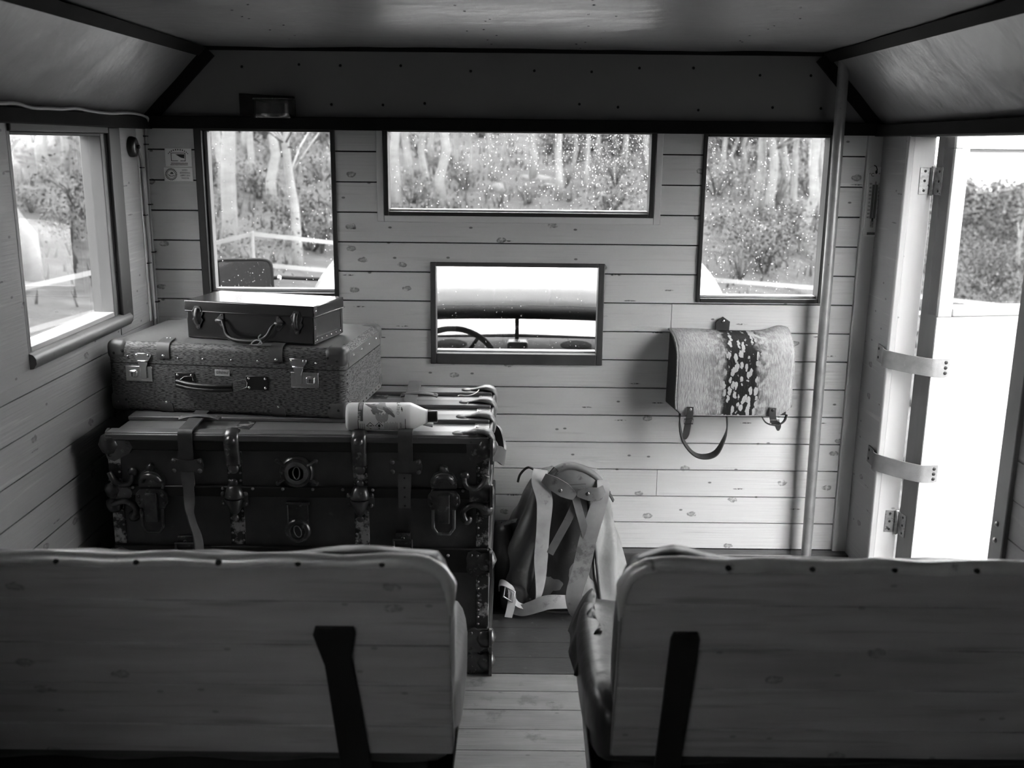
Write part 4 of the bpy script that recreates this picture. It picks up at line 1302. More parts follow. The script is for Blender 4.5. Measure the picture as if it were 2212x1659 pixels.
for x, s in ((0.110, 1), (0.296, -1)):
    c = MB()
    c.prism([(x - s * 0.014, 0.004, 0.055), (x + s * 0.006, 0.004, 0.076), (x + s * 0.012, 0.004, 0.074), (x + s * 0.012, 0.004, 0.036), (x + s * 0.006, 0.004, 0.034)], (0, -0.004, 0))
    c.cyl((x - s * 0.010, -0.003, 0.055), (x + s * 0.014, -0.006, 0.055), 0.0055, n=10)
    for z in (0.070, 0.041):
        c.dome((x + s * 0.006, 0.0, z), (0, -1, 0), 0.0028, 0.002, 8)
    c.build('handle_mount', steel_d, cs, bevel=0.0006, seg=1)
MB().tube(spline([(0.122, -0.008, 0.055), (0.131, -0.014, 0.042), (0.142, -0.020, 0.020), (0.165, -0.026, 0.009), (0.205, -0.028, 0.006), (0.243, -0.026, 0.009), (0.264, -0.020, 0.022), (0.276, -0.014, 0.045), (0.284, -0.008, 0.055)], 5),
          [0.0035 + 0.0035 * math.sin(math.pi * k / 40) for k in range(41)], 10).build('handle', black_l, cs)
sg = mat('grey_string', 0.33, 0.8)
c = MB()
c.tube(spline([(0.252, -0.030, 0.028), (0.246, -0.033, 0.020), (0.252, -0.034, 0.010), (0.242, -0.036, 0.0), (0.232, -0.038, -0.001), (0.228, -0.040, 0.004), (0.238, -0.036, 0.012), (0.250, -0.035, 0.011), (0.256, -0.036, 0.005), (0.248, -0.037, 0.0), (0.236, -0.040, 0.0), (0.225, -0.046, 0.001)], 5), 0.0018, 6)
c.build('knotted_string', sg, cs)

# ================================================================= bottle of hand disinfectant
plas = mat('white_plastic', 0.92, 0.35, var=0.03)
lab_m = mat('label_paper', 0.95, 0.4, var=0.02)
lab_g = mat('label_grey', 0.10, 0.5)
skin_p = mat('printed_hand_light', 0.46, 0.5, var=0.12, scale=(200, 200, 200))
skin_d = mat('printed_hand_dark', 0.24, 0.5, var=0.15, scale=(200, 200, 200))
bt = thing('sanitizer_bottle', 'white plastic bottle of hand disinfectant with black cap lying on the trunk', 'bottle', (-0.440, 2.584, TH + 0.013), (0, 0, math.radians(3.0)))
BR = 0.0375
org = V((0, 0, BR))
MB().lathe([(0.02, 0.0), (0.031, 0.001), (0.036, 0.006), (BR, 0.014), (BR, 0.168), (0.0365, 0.173), (0.020, 0.209), (0.0185, 0.2125), (0.0185, 0.216)], org, (1, 0, 0), 40).build('body', plas, bt)
cap = MB().lathe([(0.0165, 0.2165), (0.0165, 0.240), (0.015, 0.2425)], org, (1, 0, 0), 28).build('cap', mat('black_plastic', 0.012, 0.3), bt)
nrm0 = V((0, -0.955, 0.296)); tan0 = V((0, 0.296, 0.955)); ax = V((1, 0, 0))


def S(l, v, off=0.0):
    a = math.asin(max(-1, min(1, v)))
    return org + ax * l + (nrm0 * math.cos(a) + tan0 * math.sin(a)) * (BR + 0.0004 + off)


def patch(name, m, l0, l1, v0, v1, parent, off=0.0, n=10):
    return MB().grid(lambda u, w: S(l0 + (l1 - l0) * u, v0 + (v1 - v0) * w, off), 2, n).build(name, m, parent)


def poly_print(name, m, pts, parent, off):
    c = V((sum(p[0] for p in pts) / len(pts), sum(p[1] for p in pts) / len(pts)))
    mb = MB(); vs = [S(c[0], c[1], off)]
    rings = 3
    for r in range(1, rings + 1):
        vs += [S(c[0] + (p[0] - c[0]) * r / rings, c[1] + (p[1] - c[1]) * r / rings, off) for p in pts]
    n = len(pts); fs = []
    for i in range(n):
        fs.append((0, 1 + i, 1 + (i + 1) % n))
        for r in range(rings - 1):
            a = 1 + r * n
            fs.append((a + i, a + n + i, a + n + (i + 1) % n, a + (i + 1) % n))
    return mb.add(vs, fs, True).build(name, m, parent)


def ell(cx, cy, rx, ry, rot=0, n=14):
    out = []
    for k in range(n):
        w = 2 * math.pi * k / n
        a, b = rx * math.cos(w), ry * math.sin(w)
        # rx in metres along the bottle, ry in metres round it
        x = a * math.cos(rot) - b * math.sin(rot); y = a * math.sin(rot) + b * math.cos(rot)
        out.append((cx + x, cy + y / BR))
    return out


def txt_print(body, size, m, parent, l, v, off=0.0005):
    a = math.asin(v)
    n_ = nrm0 * math.cos(a) + tan0 * math.sin(a); t_ = tan0 * math.cos(a) - nrm0 * math.sin(a)
    o = text('lettering', body, size, m, parent, (0, 0, 0))
    X, Y, Z = -t_, ax, n_
    p = S(l, v, off + 0.0003)
    o.matrix_local = Matrix(((X.x, Y.x, Z.x, p.x), (X.y, Y.y, Z.y, p.y), (X.z, Y.z, Z.z, p.z), (0, 0, 0, 1)))
    return o


lab = patch('label', lab_m, 0.034, 0.160, -0.97, 0.98, bt, 0.0, 24)
patch('label_band', lab_g, 0.034, 0.0475, -0.35, 0.96, lab, 0.0003, 16)
patch('label_band', lab_g, 0.0335, 0.0355, -0.97, -0.3, lab, 0.0003, 10)
patch('label_band', lab_g, 0.1575, 0.1592, -0.90, -0.22, lab, 0.0003, 10)
txt_print('5 LITER', 0.0085, lab_m, lab, 0.0375, -0.02)
txt_print('LÅTIND', 0.0110, mat('label_text_grey', 0.30, 0.5), lab, 0.139, 0.52)
txt_print('LÅTIND', 0.0060, ink, lab, 0.146, -0.66)
for a, b in ((0.40, 0.62), (0.30, 0.52)):
    patch('mountain_mark', lab_g, 0.147 + (0.62 - b) * 0.02, 0.149 + (0.62 - b) * 0.02, a, b, lab, 0.0004, 3)
poly_print('printed_hand', skin_d, [(0.050, 0.86), (0.085, 0.80), (0.100, 0.30), (0.088, 0.02), (0.074, 0.12), (0.068, 0.40)], lab, 0.0004)
poly_print('printed_hand', skin_p, [(0.060, 0.80), (0.092, 0.95), (0.104, 0.93), (0.120, 0.50), (0.128, 0.25), (0.112, 0.30), (0.090, 0.48)], lab, 0.0006)
for cx, cy, rt in ((0.086, -0.10, 0.35), (0.094, -0.16, 0.2), (0.102, -0.14, 0.1), (0.109, -0.06, -0.1)):
    poly_print('printed_finger', skin_p, ell(cx, cy, 0.0048, 0.0125, rt), lab, 0.0008)
for cx, cy in ((0.116, 0.28), (0.122, 0.16), (0.108, 0.36)):
    poly_print('printed_finger', skin_d, ell(cx, cy, 0.004, 0.013, 0.75), lab, 0.0009)
for cx in (0.066, 0.089):
    for rr, m, of in ((1.0, ink, 0.0004), (0.80, lab_m, 0.0006)):
        poly_print('hazard_diamond', m, [(cx - 0.0105 * rr, -0.66), (cx, -0.66 + 0.24 * rr), (cx + 0.0105 * rr, -0.66), (cx, -0.66 - 0.24 * rr)], lab, of)
poly_print('hazard_symbol', ink, ell(0.0675, -0.66, 0.0042, 0.0012), lab, 0.0008)
poly_print('hazard_symbol', ink, ell(0.0605, -0.66, 0.0011, 0.0011), lab, 0.0008)
poly_print('hazard_symbol', ink, ell(0.0895, -0.66, 0.0035, 0.0038), lab, 0.0008)
prn = mat('small_print', 0.30, 0.6)
for k in range(10):
    patch('print_line', prn, 0.1035 + k * 0.0036, 0.1046 + k * 0.0036, -0.90 + 0.02 * (k % 3), -0.42 - 0.05 * (k % 2), lab, 0.0004, 5)
for k in range(3):
    patch('print_line', prn, 0.0395 + k * 0.005, 0.0408 + k * 0.005, -0.92, -0.52, lab, 0.0004, 5)
    patch('print_line', lab_m, 0.0375 + k * 0.003, 0.0383 + k * 0.003, 0.45, 0.88, lab, 0.0005, 5)

# ================================================================= satchel with a hide flap
def hide_material():
    m = bpy.data.materials.new('spotted_hide'); m.use_nodes = True
    n, l = m.node_tree.nodes, m.node_tree.links
    b = n['Principled BSDF']; b.inputs['Roughness'].default_value = 0.75; b.inputs['Specular IOR Level'].default_value = 0.2
    tc = n.new('ShaderNodeTexCoord'); sx = n.new('ShaderNodeSeparateXYZ'); l.new(tc.outputs['Object'], sx.inputs[0])

    def noise(scale, detail=3, vec=(1, 1, 1), off=(0, 0, 0)):
        mp = n.new('ShaderNodeMapping'); mp.inputs['Scale'].default_value = vec; mp.inputs['Location'].default_value = off
        l.new(tc.outputs['Object'], mp.inputs[0])
        z = n.new('ShaderNodeTexNoise'); z.inputs['Scale'].default_value = scale; z.inputs['Detail'].default_value = detail
        l.new(mp.outputs[0], z.inputs['Vector']); return z.outputs['Fac']

    def math_(op, a, bb):
        q = n.new('ShaderNodeMath'); q.operation = op
        for i, s in enumerate((a, bb)):
            if isinstance(s, (int, float)):
                q.inputs[i].default_value = s
            else:
                l.new(s, q.inputs[i])
        return q.outputs[0]

    def ramp(v, *st):
        r = _ramp(n, list(st)); l.new(v, r.inputs[0]); return r.outputs[0]
    ax_ = math_('ABSOLUTE', math_('ADD', sx.outputs['X'], -0.026), 0)
    ax_ = math_('ADD', ax_, math_('MULTIPLY', math_('SUBTRACT', noise(28), 0.5), 0.05))
    stripe = ramp(ax_, (0.046, 1.0), (0.060, 0.0))
    # soft grey halo each side of the stripe, then light fur
    halo = ramp(ax_, (0.04, 1.0), (0.13, 0.0))
    fur = math_('ADD', math_('MULTIPLY', noise(55, 5, (3, 1, 1)), 0.34), 0.19)
    mott = ramp(noise(40, 3), (0.40, 0.0), (0.55, 1.0))
    dk = math_('MULTIPLY', math_('MULTIPLY', halo, mott), 0.26)
    fur = math_('SUBTRACT', fur, dk)
    strands = math_('MULTIPLY', math_('SUBTRACT', noise(1.0, 2, (500, 60, 60)), 0.5), 0.22)
    fur = math_('ADD', fur, strands)
    # pale spots inside the black stripe
    vo = n.new('ShaderNodeTexVoronoi'); vo.inputs['Scale'].default_value = 50; vo.inputs['Randomness'].default_value = 0.9
    mp = n.new('ShaderNodeMapping'); mp.inputs['Scale'].default_value = (1.4, 0.0, 0.62); l.new(tc.outputs['Object'], mp.inputs[0])
    nd = n.new('ShaderNodeTexNoise'); nd.inputs['Scale'].default_value = 70; l.new(tc.outputs['Object'], nd.inputs['Vector'])
    mx = n.new('ShaderNodeMix'); mx.data_type = 'VECTOR'; mx.inputs[0].default_value = 0.016
    l.new(mp.outputs[0], mx.inputs[4]); l.new(nd.outputs['Color'], mx.inputs[5]); l.new(mx.outputs[1], vo.inputs['Vector'])
    spots = ramp(vo.outputs['Distance'], (0.38, 1.0), (0.44, 0.0))
    blk = math_('ADD', math_('MULTIPLY', spots, 0.38), 0.012)
    o = n.new('ShaderNodeMix'); o.data_type = 'FLOAT'
    l.new(stripe, o.inputs[0]); l.new(fur, o.inputs[2]); l.new(blk, o.inputs[3])
    cc = n.new('ShaderNodeCombineColor')
    for i in range(3):
        l.new(o.outputs[0], cc.inputs[i])
    l.new(cc.outputs[0], b.inputs['Base Color'])
    bp = n.new('ShaderNodeBump'); bp.inputs['Distance'].default_value = 0.002
    l.new(noise(1.0, 2, (500, 60, 60)), bp.inputs['Height']); l.new(bp.outputs[0], b.inputs['Normal'])
    return m


hide = hide_material()
bag_l = mat('satchel_leather', 0.014, 0.45, var=0.25)
bag_s = mat('satchel_strap', 0.035, 0.45, var=0.25, scale=(30, 30, 30))
sat = thing('satchel', 'leather satchel with a black spotted hide flap hanging on the front wall', 'bag', (0.698, 3.17, 0.60))
bx = 0.698


def L(x, y, z):
    return (x - bx, y - 3.17, z - 0.60)


b = MB()
b.add([L(0.508, 3.232, 0.612), L(0.893, 3.232, 0.600), L(0.880, 3.122, 0.598), L(0.535, 3.120, 0.602),
       L(0.512, 3.234, 0.852), L(0.893, 3.234, 0.858), L(0.888, 3.135, 0.795), L(0.522, 3.130, 0.798)],
      [(0, 1, 2, 3), (7, 6, 5, 4), (3, 2, 6, 7), (1, 0, 4, 5), (0, 3, 7, 4), (2, 1, 5, 6)])
b.build('body', bag_l, sat, bevel=0.004)
prof = spline([(3.230, 0.858), (3.19, 0.853), (3.150, 0.838), (3.118, 0.812), (3.104, 0.790), (3.100, 0.74), (3.100, 0.68), (3.103, 0.625), (3.106, 0.604)], 5)
prof = [(a, c) for a, c in [(p[0], p[1]) for p in [V((q[0], q[1], 0)) for q in prof]]] if False else prof


def flap(u, v):
    k = v * (len(prof) - 1); i = min(int(k), len(prof) - 2); f = k - i
    y = prof[i][0] * (1 - f) + prof[i + 1][0] * f; z = prof[i][1] * (1 - f) + prof[i + 1][1] * f
    x0 = 0.508 + 0.012 * min(1, v * 3) + (0.006 * max(0, v - 0.8) * 5 if v > 0.8 else 0)
    x1 = 0.893 - 0.010 * v - 0.012 * max(0, v - 0.85) * 6
    x = x0 + (x1 - x0) * u
    y -= 0.004 * math.sin(math.pi * u) * (v > 0.3)
    y += 0.003 * mnoise.noise((u * 6, v * 5, 1.7))
    if v < 0.25:
        z += 0.014 * math.exp(-((u - 0.93) / 0.09) ** 2) * (1 - v / 0.25) - 0.006 * math.exp(-((u - 0.6) / 0.25) ** 2) * (1 - v / 0.25)
    # rounded lower corners
    e = min(u, 1 - u)
    if v > 0.86 and e < 0.08:
        z += 0.02 * (1 - e / 0.08) ** 2 * (v - 0.86) / 0.14
    return L(x, y, z)


prof = [(p[0], p[1]) for p in spline([(a, c, 0) for a, c in [(3.230, 0.858), (3.19, 0.853), (3.150, 0.838), (3.118, 0.812), (3.104, 0.790), (3.100, 0.74), (3.100, 0.68), (3.103, 0.625), (3.106, 0.604)]], 5)]
MB().grid(flap, 40, 40).build('flap', hide, sat, solid=0.005)
MB().tube([V(flap(0.0, k / 40)) + V((0, -0.001, 0)) for k in range(41)] + [V(flap(k / 30, 1.0)) + V((0, 0, -0.001)) for k in range(1, 31)] + [V(flap(1.0, 1 - k / 40)) for k in range(1, 41)], 0.003, 6).build('flap_edge', mat('hide_edge', 0.3, 0.8, var=0.4, scale=(150, 150, 150)), sat)
for xa, xb, zb, nm in ((0.567, 0.560, 0.520, 0), (0.829, 0.852, 0.552, 1)):
    c = MB().ribbon(spline([L(xa, 3.092, 0.632), L(xa, 3.091, 0.61), L((xa * 2 + xb) / 3, 3.098, 0.585), L(xb, 3.105, zb + 0.02), L(xb + (0.003 if nm else -0.003), 3.108, zb)], 5), [0.021] * 16 + [0.019, 0.017, 0.014, 0.010, 0.006], 0.003, (1, 0, 0.05))
    o = c.build('buckle_strap', bag_s, sat)
    MB().dome(L(xa, 3.089, 0.624), (0, -1, 0), 0.005, 0.002, 10).build('stud', scr if nm else mat('steel_stud', 0.3, 0.4, 0.8), o)
    zc = 0.583
    rx = xa + (xb - xa) * 0.4
    MB().tube([L(rx - 0.014, 3.094, zc + 0.008), L(rx + 0.014, 3.094, zc + 0.008), L(rx + 0.014, 3.096, zc - 0.008), L(rx - 0.014, 3.096, zc - 0.008)], 0.0018, 6, closed=True).build('buckle', steel_d, o)
hp = spline([L(0.541, 3.13, 0.603), L(0.541, 3.115, 0.56), L(0.553, 3.108, 0.515), L(0.585, 3.108, 0.474), L(0.622, 3.11, 0.461), L(0.660, 3.11, 0.474), L(0.684, 3.112, 0.52), L(0.693, 3.118, 0.56), L(0.692, 3.135, 0.604)], 6)
nn = len(hp)
MB().ribbon(hp, 0.026, 0.004, [V((0.25 * math.sin(k / nn * 9), 1, 0.35)) for k in range(nn)]).build('carrying_strap', bag_s, sat)
MB().tube(spline([L(0.80, 3.11, 0.598), L(0.815, 3.105, 0.578), L(0.845, 3.10, 0.572), L(0.872, 3.11, 0.582), L(0.882, 3.12, 0.602)], 5), 0.005, 8, flat=0.4).build('strap_loop', bag_s, sat)
tb = MB().prism([L(0.661, 3.226, 0.845), L(0.659, 3.226, 0.882), L(0.682, 3.226, 0.900), L(0.706, 3.226, 0.884), L(0.704, 3.226, 0.845)], (0, 0.005, 0)).build('hanging_tab', bag_s, sat, bevel=0.001)
MB().dome(L(0.684, 3.226, 0.886), (0, -1, 0), 0.006, 0.004, 10).build('screw', nail_b, tb)

# ================================================================= rucksack
ruck_c = mat('rucksack_canvas', 0.22, 0.6, var=0.35, scale=(7, 7, 7), bump=0.003, bump_scale=(14, 14, 14), worn=(0.30, 0.62, 8))
ruck_d = mat('rucksack_back_panel', 0.045, 0.5, var=0.4, scale=(8, 8, 8), bump=0.003, bump_scale=(12, 12, 12), worn=(0.1, 0.66, 9))
ruck_l = mat('rucksack_pale_leather', 0.36, 0.55, var=0.3, scale=(14, 14, 14), worn=(0.18, 0.60, 12))
ruck_l2 = mat('rucksack_brown_leather', 0.15, 0.5, var=0.3, scale=(14, 14, 14), worn=(0.06, 0.62, 18))
rk = thing('rucksack', 'old canvas rucksack with pale leather straps standing on the floor by the trunk', 'rucksack', (0.17, 3.05, 0.0))


def K(x, y, z):
    return V((x - 0.17, y - 3.05, z))


lev = [(0.0, -0.01, 0.365, 2.925, 3.165), (0.03, -0.035, 0.385, 2.915, 3.18), (0.10, -0.032, 0.372, 2.925, 3.18), (0.20, 0.0, 0.345, 2.945, 3.178), (0.28, 0.018, 0.320, 2.962, 3.17),
       (0.35, 0.045, 0.303, 2.98, 3.15), (0.40, 0.075, 0.288, 3.00, 3.12), (0.43, 0.10, 0.265, 3.02, 3.09), (0.438, 0.15, 0.215, 3.035, 3.07)]


def ruck(a, v):
    k = v * (len(lev) - 1); i = min(int(k), len(lev) - 2); f = k - i
    z, x0, x1, y0, y1 = [lev[i][q] * (1 - f) + lev[i + 1][q] * f for q in range(5)]
    t = 2 * math.pi * a
    c, s = sup(t, 3.2), sup(t - math.pi / 2, 3.2)
    x = (x0 + x1) / 2 + (x1 - x0) / 2 * c; y = (y0 + y1) / 2 + (y1 - y0) / 2 * s
    fold = 0.012 * math.sin(t * 9 + 2.5 * math.sin(z * 14)) * math.sin(math.pi * min(1, v * 1.1)) + 0.010 * mnoise.noise((c * 2.2, s * 2.2, z * 6))
    x += c * fold; y += s * fold
    return K(x, y, max(0.001, z))


mb = MB().grid(ruck, 72, 40, closed_u=True)
mb.f.append(tuple(range(72))); mb.s.append(False)
mb.f.append(tuple(range(72 * 40, 72 * 41))); mb.s.append(True)
mb.build('sack', ruck_c, rk)
MB().grid(lambda u, v: K(0.085 + (0.275 - 0.085) * u + (0.5 - u) * 0.07 * v, 2.921 + 0.058 * v - 0.012 * math.sin(math.pi * u) + 0.006 * mnoise.noise((u * 4, v * 5, 3)), 0.012 + 0.40 * v), 16, 24).build('back_panel', ruck_d, rk, solid=0.004)
# piped edges beside the back panel
for x0, x1 in ((0.068, 0.11), (0.29, 0.245)):
    MB().tube(spline([K(x0, 2.915, 0.01), K(x0 + (x1 - x0) * 0.4, 2.935, 0.16), K(x1, 2.97, 0.36), K((x1 + 0.18) / 2, 2.99, 0.42)], 8), 0.006, 8).build('piping', ruck_l2, rk)
# side folds and pockets
def pocket(cx, cy, cz, rx, ry, rz, m, nm, seed):
    mb = MB()
    def g(a, v):
        t = 2 * math.pi * a; p = math.pi * (v - 0.5)
        r = 1 + 0.12 * mnoise.noise((math.cos(t) * 2, math.sin(t) * 2, v * 5 + seed))
        return K(cx + rx * sup(t, 2.6) * math.cos(p) ** 0.7 * r, cy + ry * sup(t - math.pi / 2, 2.6) * math.cos(p) ** 0.7 * r, max(0.002, cz + rz * math.sin(p)))
    return mb.grid(lambda a, v: g(a, min(max(v, 0.002), 0.998)), 28, 18, closed_u=True).build(nm, m, rk)


pocket(-0.028, 3.06, 0.125, 0.045, 0.085, 0.122, ruck_d, 'side_pocket', 1)
pocket(0.368, 3.0, 0.05, 0.03, 0.05, 0.05, ruck_c, 'side_pocket', 5)
pocket(0.015, 2.925, 0.045, 0.045, 0.03, 0.045, ruck_d, 'side_fold', 9)
MB().ribbon(spline([K(-0.045, 3.10, 0.20), K(-0.03, 3.06, 0.235), K(0.0, 3.03, 0.262), K(0.02, 3.02, 0.27)], 6), 0.02, 0.003, (0.3, 1, 0.3)).build('pocket_flap', ruck_l2, rk)
# leather top piece
arch = spline([K(0.118, 3.0, 0.410), K(0.128, 3.0, 0.432), K(0.152, 3.0, 0.452), K(0.190, 3.0, 0.460), K(0.24, 3.0, 0.444), K(0.278, 3.0, 0.411), K(0.296, 3.0, 0.372)], 6)
MB().tube(arch, 0.017, 10, flat=0.75).build('top_roll', ruck_l2, rk)
MB().grid(lambda u, v: V(arch[int(u * (len(arch) - 1))]) * (1 - v) + K(0.12 + 0.16 * u, 2.985, 0.365) * v + V((0, -0.010 * math.sin(math.pi * v) - 0.008, 0)), 30, 8).build('top_flap', ruck_l2, rk, solid=0.004)


def strap(nm, m, pts, w, th=0.004, wd=(1, 0, 0), n=6):
    pp = spline([K(*p) for p in pts], n)
    ws = [w[0] + 0.0] * len(pp) if len(w) == 1 else [w[min(int(k / (len(pp) - 1) * (len(w) - 1)), len(w) - 2)] * (1 - (k / (len(pp) - 1) * (len(w) - 1)) % 1.0 if k < len(pp) - 1 else 0) + w[min(int(k / (len(pp) - 1) * (len(w) - 1)) + 1, len(w) - 1)] * ((k / (len(pp) - 1) * (len(w) - 1)) % 1.0 if k < len(pp) - 1 else 1) for k in range(len(pp))]
    if isinstance(wd, list):
        ds = []
        for k in range(len(pp)):
            q = k / (len(pp) - 1) * (len(wd) - 1); i = min(int(q), len(wd) - 2); f = q - i
            ds.append(V(wd[i]) * (1 - f) + V(wd[i + 1]) * f)
        wd = ds
    return MB().ribbon(pp, ws, th, wd).build(nm, m, rk)


strap('shoulder_strap', ruck_l, [(0.092, 2.985, 0.452), (0.088, 2.950, 0.425), (0.104, 2.93, 0.37), (0.100, 2.912, 0.28), (0.095, 2.905, 0.194), (0.094, 2.898, 0.117), (0.086, 2.892, 0.062), (0.06, 2.885, 0.038), (0.022, 2.88, 0.05), (0.0, 2.88, 0.09)],
      [0.044, 0.050, 0.050, 0.042, 0.044, 0.034, 0.022, 0.016, 0.016, 0.02], 0.004, [(1, 0.1, 0), (1, 0, 0), (1, 0.1, 0), (1, 0.2, 0), (0.95, 0.25, 0), (0.8, 0.6, 0), (0.5, 0.8, 0.3), (0.1, 0.6, 1), (0.1, 0.4, 1)])
strap('shoulder_strap', ruck_l, [(0.286, 2.985, 0.42), (0.286, 2.955, 0.398), (0.268, 2.93, 0.345), (0.240, 2.908, 0.257), (0.221, 2.895, 0.165), (0.200, 2.878, 0.087), (0.203, 2.868, 0.034), (0.226, 2.86, 0.008)],
      [0.036, 0.04, 0.05, 0.054, 0.054, 0.052, 0.044, 0.02], 0.004, [(1, 0.1, 0), (1, 0, 0.1), (1, -0.1, 0.2), (1, -0.1, 0.2), (1, -0.15, 0.15), (0.9, -0.3, 0.1), (0.8, -0.6, 0)])
strap('strap_end', ruck_l2, [(0.100, 2.945, 0.440), (0.13, 2.935, 0.425), (0.165, 2.93, 0.405), (0.197, 2.93, 0.384)], [0.030, 0.045, 0.046, 0.022], 0.004, (0.35, 0.1, 1))
strap('strap_end', ruck_l2, [(0.288, 2.948, 0.402), (0.27, 2.935, 0.393), (0.24, 2.93, 0.394), (0.205, 2.932, 0.398)], [0.034, 0.042, 0.042, 0.024], 0.004, (0.1, 0.1, 1))
strap('cross_strap', ruck_l2, [(0.206, 2.945, 0.372), (0.180, 2.928, 0.315), (0.150, 2.915, 0.26), (0.122, 2.908, 0.206)], [0.024], 0.003, (1, 0, 0.5))
strap('cross_strap', ruck_l2, [(0.200, 2.942, 0.378), (0.214, 2.926, 0.33), (0.232, 2.912, 0.27), (0.247, 2.905, 0.21)], [0.024], 0.003, (1, 0, -0.3))
strap('waist_strap', ruck_l, [(0.012, 2.885, 0.026), (0.042, 2.877, 0.030), (0.085, 2.872, 0.048), (0.12, 2.872, 0.060), (0.160, 2.876, 0.060), (0.205, 2.89, 0.052), (0.25, 2.90, 0.036)], [0.026, 0.036, 0.042, 0.044, 0.042, 0.04, 0.034], 0.004, (0, 0.25, 1))
strap('leg_tab', ruck_l2, [(0.088, 2.912, 0.118), (0.078, 2.905, 0.085), (0.062, 2.90, 0.045), (0.055, 2.9, 0.02)], [0.026], 0.003, (1, 0, 0.4))
strap('buckle_strap', ruck_l, [(-0.034, 2.915, 0.085), (-0.03, 2.895, 0.112), (-0.012, 2.88, 0.114), (0.004, 2.875, 0.098), (0.006, 2.868, 0.06), (-0.004, 2.864, 0.012)], [0.022, 0.022, 0.022, 0.024, 0.026, 0.024], 0.003, [(0, 0.5, 1), (0.2, 0.8, 0.6), (0.6, 0.8, 0), (1, 0.3, 0.2), (1, 0.2, 0.1)])
MB().tube([K(-0.014, 2.868, 0.112), K(0.016, 2.868, 0.096), K(0.008, 2.862, 0.064), K(-0.020, 2.862, 0.082)], 0.0028, 8, closed=True).build('buckle', mat('pale_buckle', 0.6, 0.3, 0.8), rk)
MB().tube(spline([K(0.085, 3.01, 0.435), K(0.055, 3.03, 0.445), K(0.03, 3.04, 0.42), K(0.022, 3.05, 0.39)], 6), 0.004, 8).build('closing_cord', ruck_d, rk)
q = MB()
for x, z in ((0.152, 0.405), (0.236, 0.395)):
    q.dome(K(x, 2.928, z), (0, -1, 0), 0.006, 0.003, 10)
q.dome(K(0.082, 2.903, 0.10), (0, -1, 0), 0.004, 0.003, 8); q.dome(K(0.064, 2.897, 0.058), (0, -1, 0), 0.004, 0.003, 8)
stuff(q.build('rivets', brass_b, rk))
for (x, z, r) in ((0.128, 0.440, 0.9), (0.292, 0.392, -0.9)):
    d = V((math.cos(r), 0, math.sin(r))); e = V((-d.z, 0, d.x))
    c = K(x, 2.985, z)
    MB().tube([c + d * 0.02 + e * 0.009, c + d * 0.02 - e * 0.009, c - d * 0.02 - e * 0.009, c - d * 0.02 + e * 0.009], 0.0022, 6, closed=True).build('buckle', steel_d, rk)
MB().ribbon(spline([K(0.298, 2.99, 0.388), K(0.312, 2.985, 0.37), K(0.322, 2.985, 0.352)], 4), 0.014, 0.003, (0.3, 1, 0.3)).build('strap_tip', ruck_d, rk)

# ================================================================= small things on the walls
th = thing('wall_thermometer', 'white wall thermometer hanging on the corner batten beside the door', 'thermometer', (1.1345, 3.2225, 1.165))
th_m = mat('thermometer_plastic', 0.85, 0.4, var=0.05)
p = [(-0.0245, 0.0), (0.0245, -0.002), (0.0245, 0.205), (0.02, 0.212), (0.012, 0.2155), (-0.012, 0.2155), (-0.02, 0.212), (-0.0245, 0.205)]
MB().prism([(a, 0, b) for a, b in p], (0, 0.006, 0)).build('board', th_m, th, bevel=0.0012)
MB().box(-0.0085, 0.0085, -0.0015, 0.0, 0.055, 0.160).build('scale_plate', mat('thermometer_grey', 0.18, 0.5), th)
tb = MB().tube([(0, -0.003, 0.052), (0, -0.003, 0.170)], 0.0018, 8).build('glass_tube', mat('tube_grey', 0.30, 0.2), th)
MB().lathe([(0.001, -0.006), (0.003, -0.003), (0.003, 0.003), (0.001, 0.006)], (0, -0.003, 0.052), (0, 0, 1), 10).build('bulb', ink, th)
text('lettering', '°C', 0.015, ink, th, (-0.014, -0.0006, 0.190))
text('lettering', '°F', 0.015, ink, th, (0.0135, -0.0006, 0.190))
for k, (a, b) in enumerate(zip(('50', '40', '30', '20', '10', '0', '10', '20', '30', '40'), ('120', '100', '80', '60', '40', '30', '20', '0', '20', '40'))):
    text('lettering', a, 0.0085, ink, th, (-0.0145, -0.0006, 0.162 - k * 0.0115))
    text('lettering', b, 0.0085, ink, th, (0.0155, -0.0006, 0.162 - k * 0.0122))
for k in range(5):
    MB().box(-0.005, 0.005, -0.0006, 0.0, 0.028 + k * 0.0042, 0.0298 + k * 0.0042).build('print_line', ink, th)
MB().box(-0.0125, 0.0125, -0.0008, 0.0, 0.004, 0.0115).build('maker_strip', mat('strip_grey', 0.14, 0.5), th)
c = MB().prism([(0.0035 * math.cos(w * math.pi / 6) , -0.0006, 0.199 + 0.006 * math.sin(w * math.pi / 6)) for w in range(12)], (0, 0.0008, 0))
c.build('hanging_hole', ink, th)
MB().tube([(0.0, 0.004, 0.2), (0.001, -0.003, 0.206), (-0.003, -0.003, 0.216), (-0.006, 0.006, 0.219)], 0.0015, 6).build('hook', scr, th)

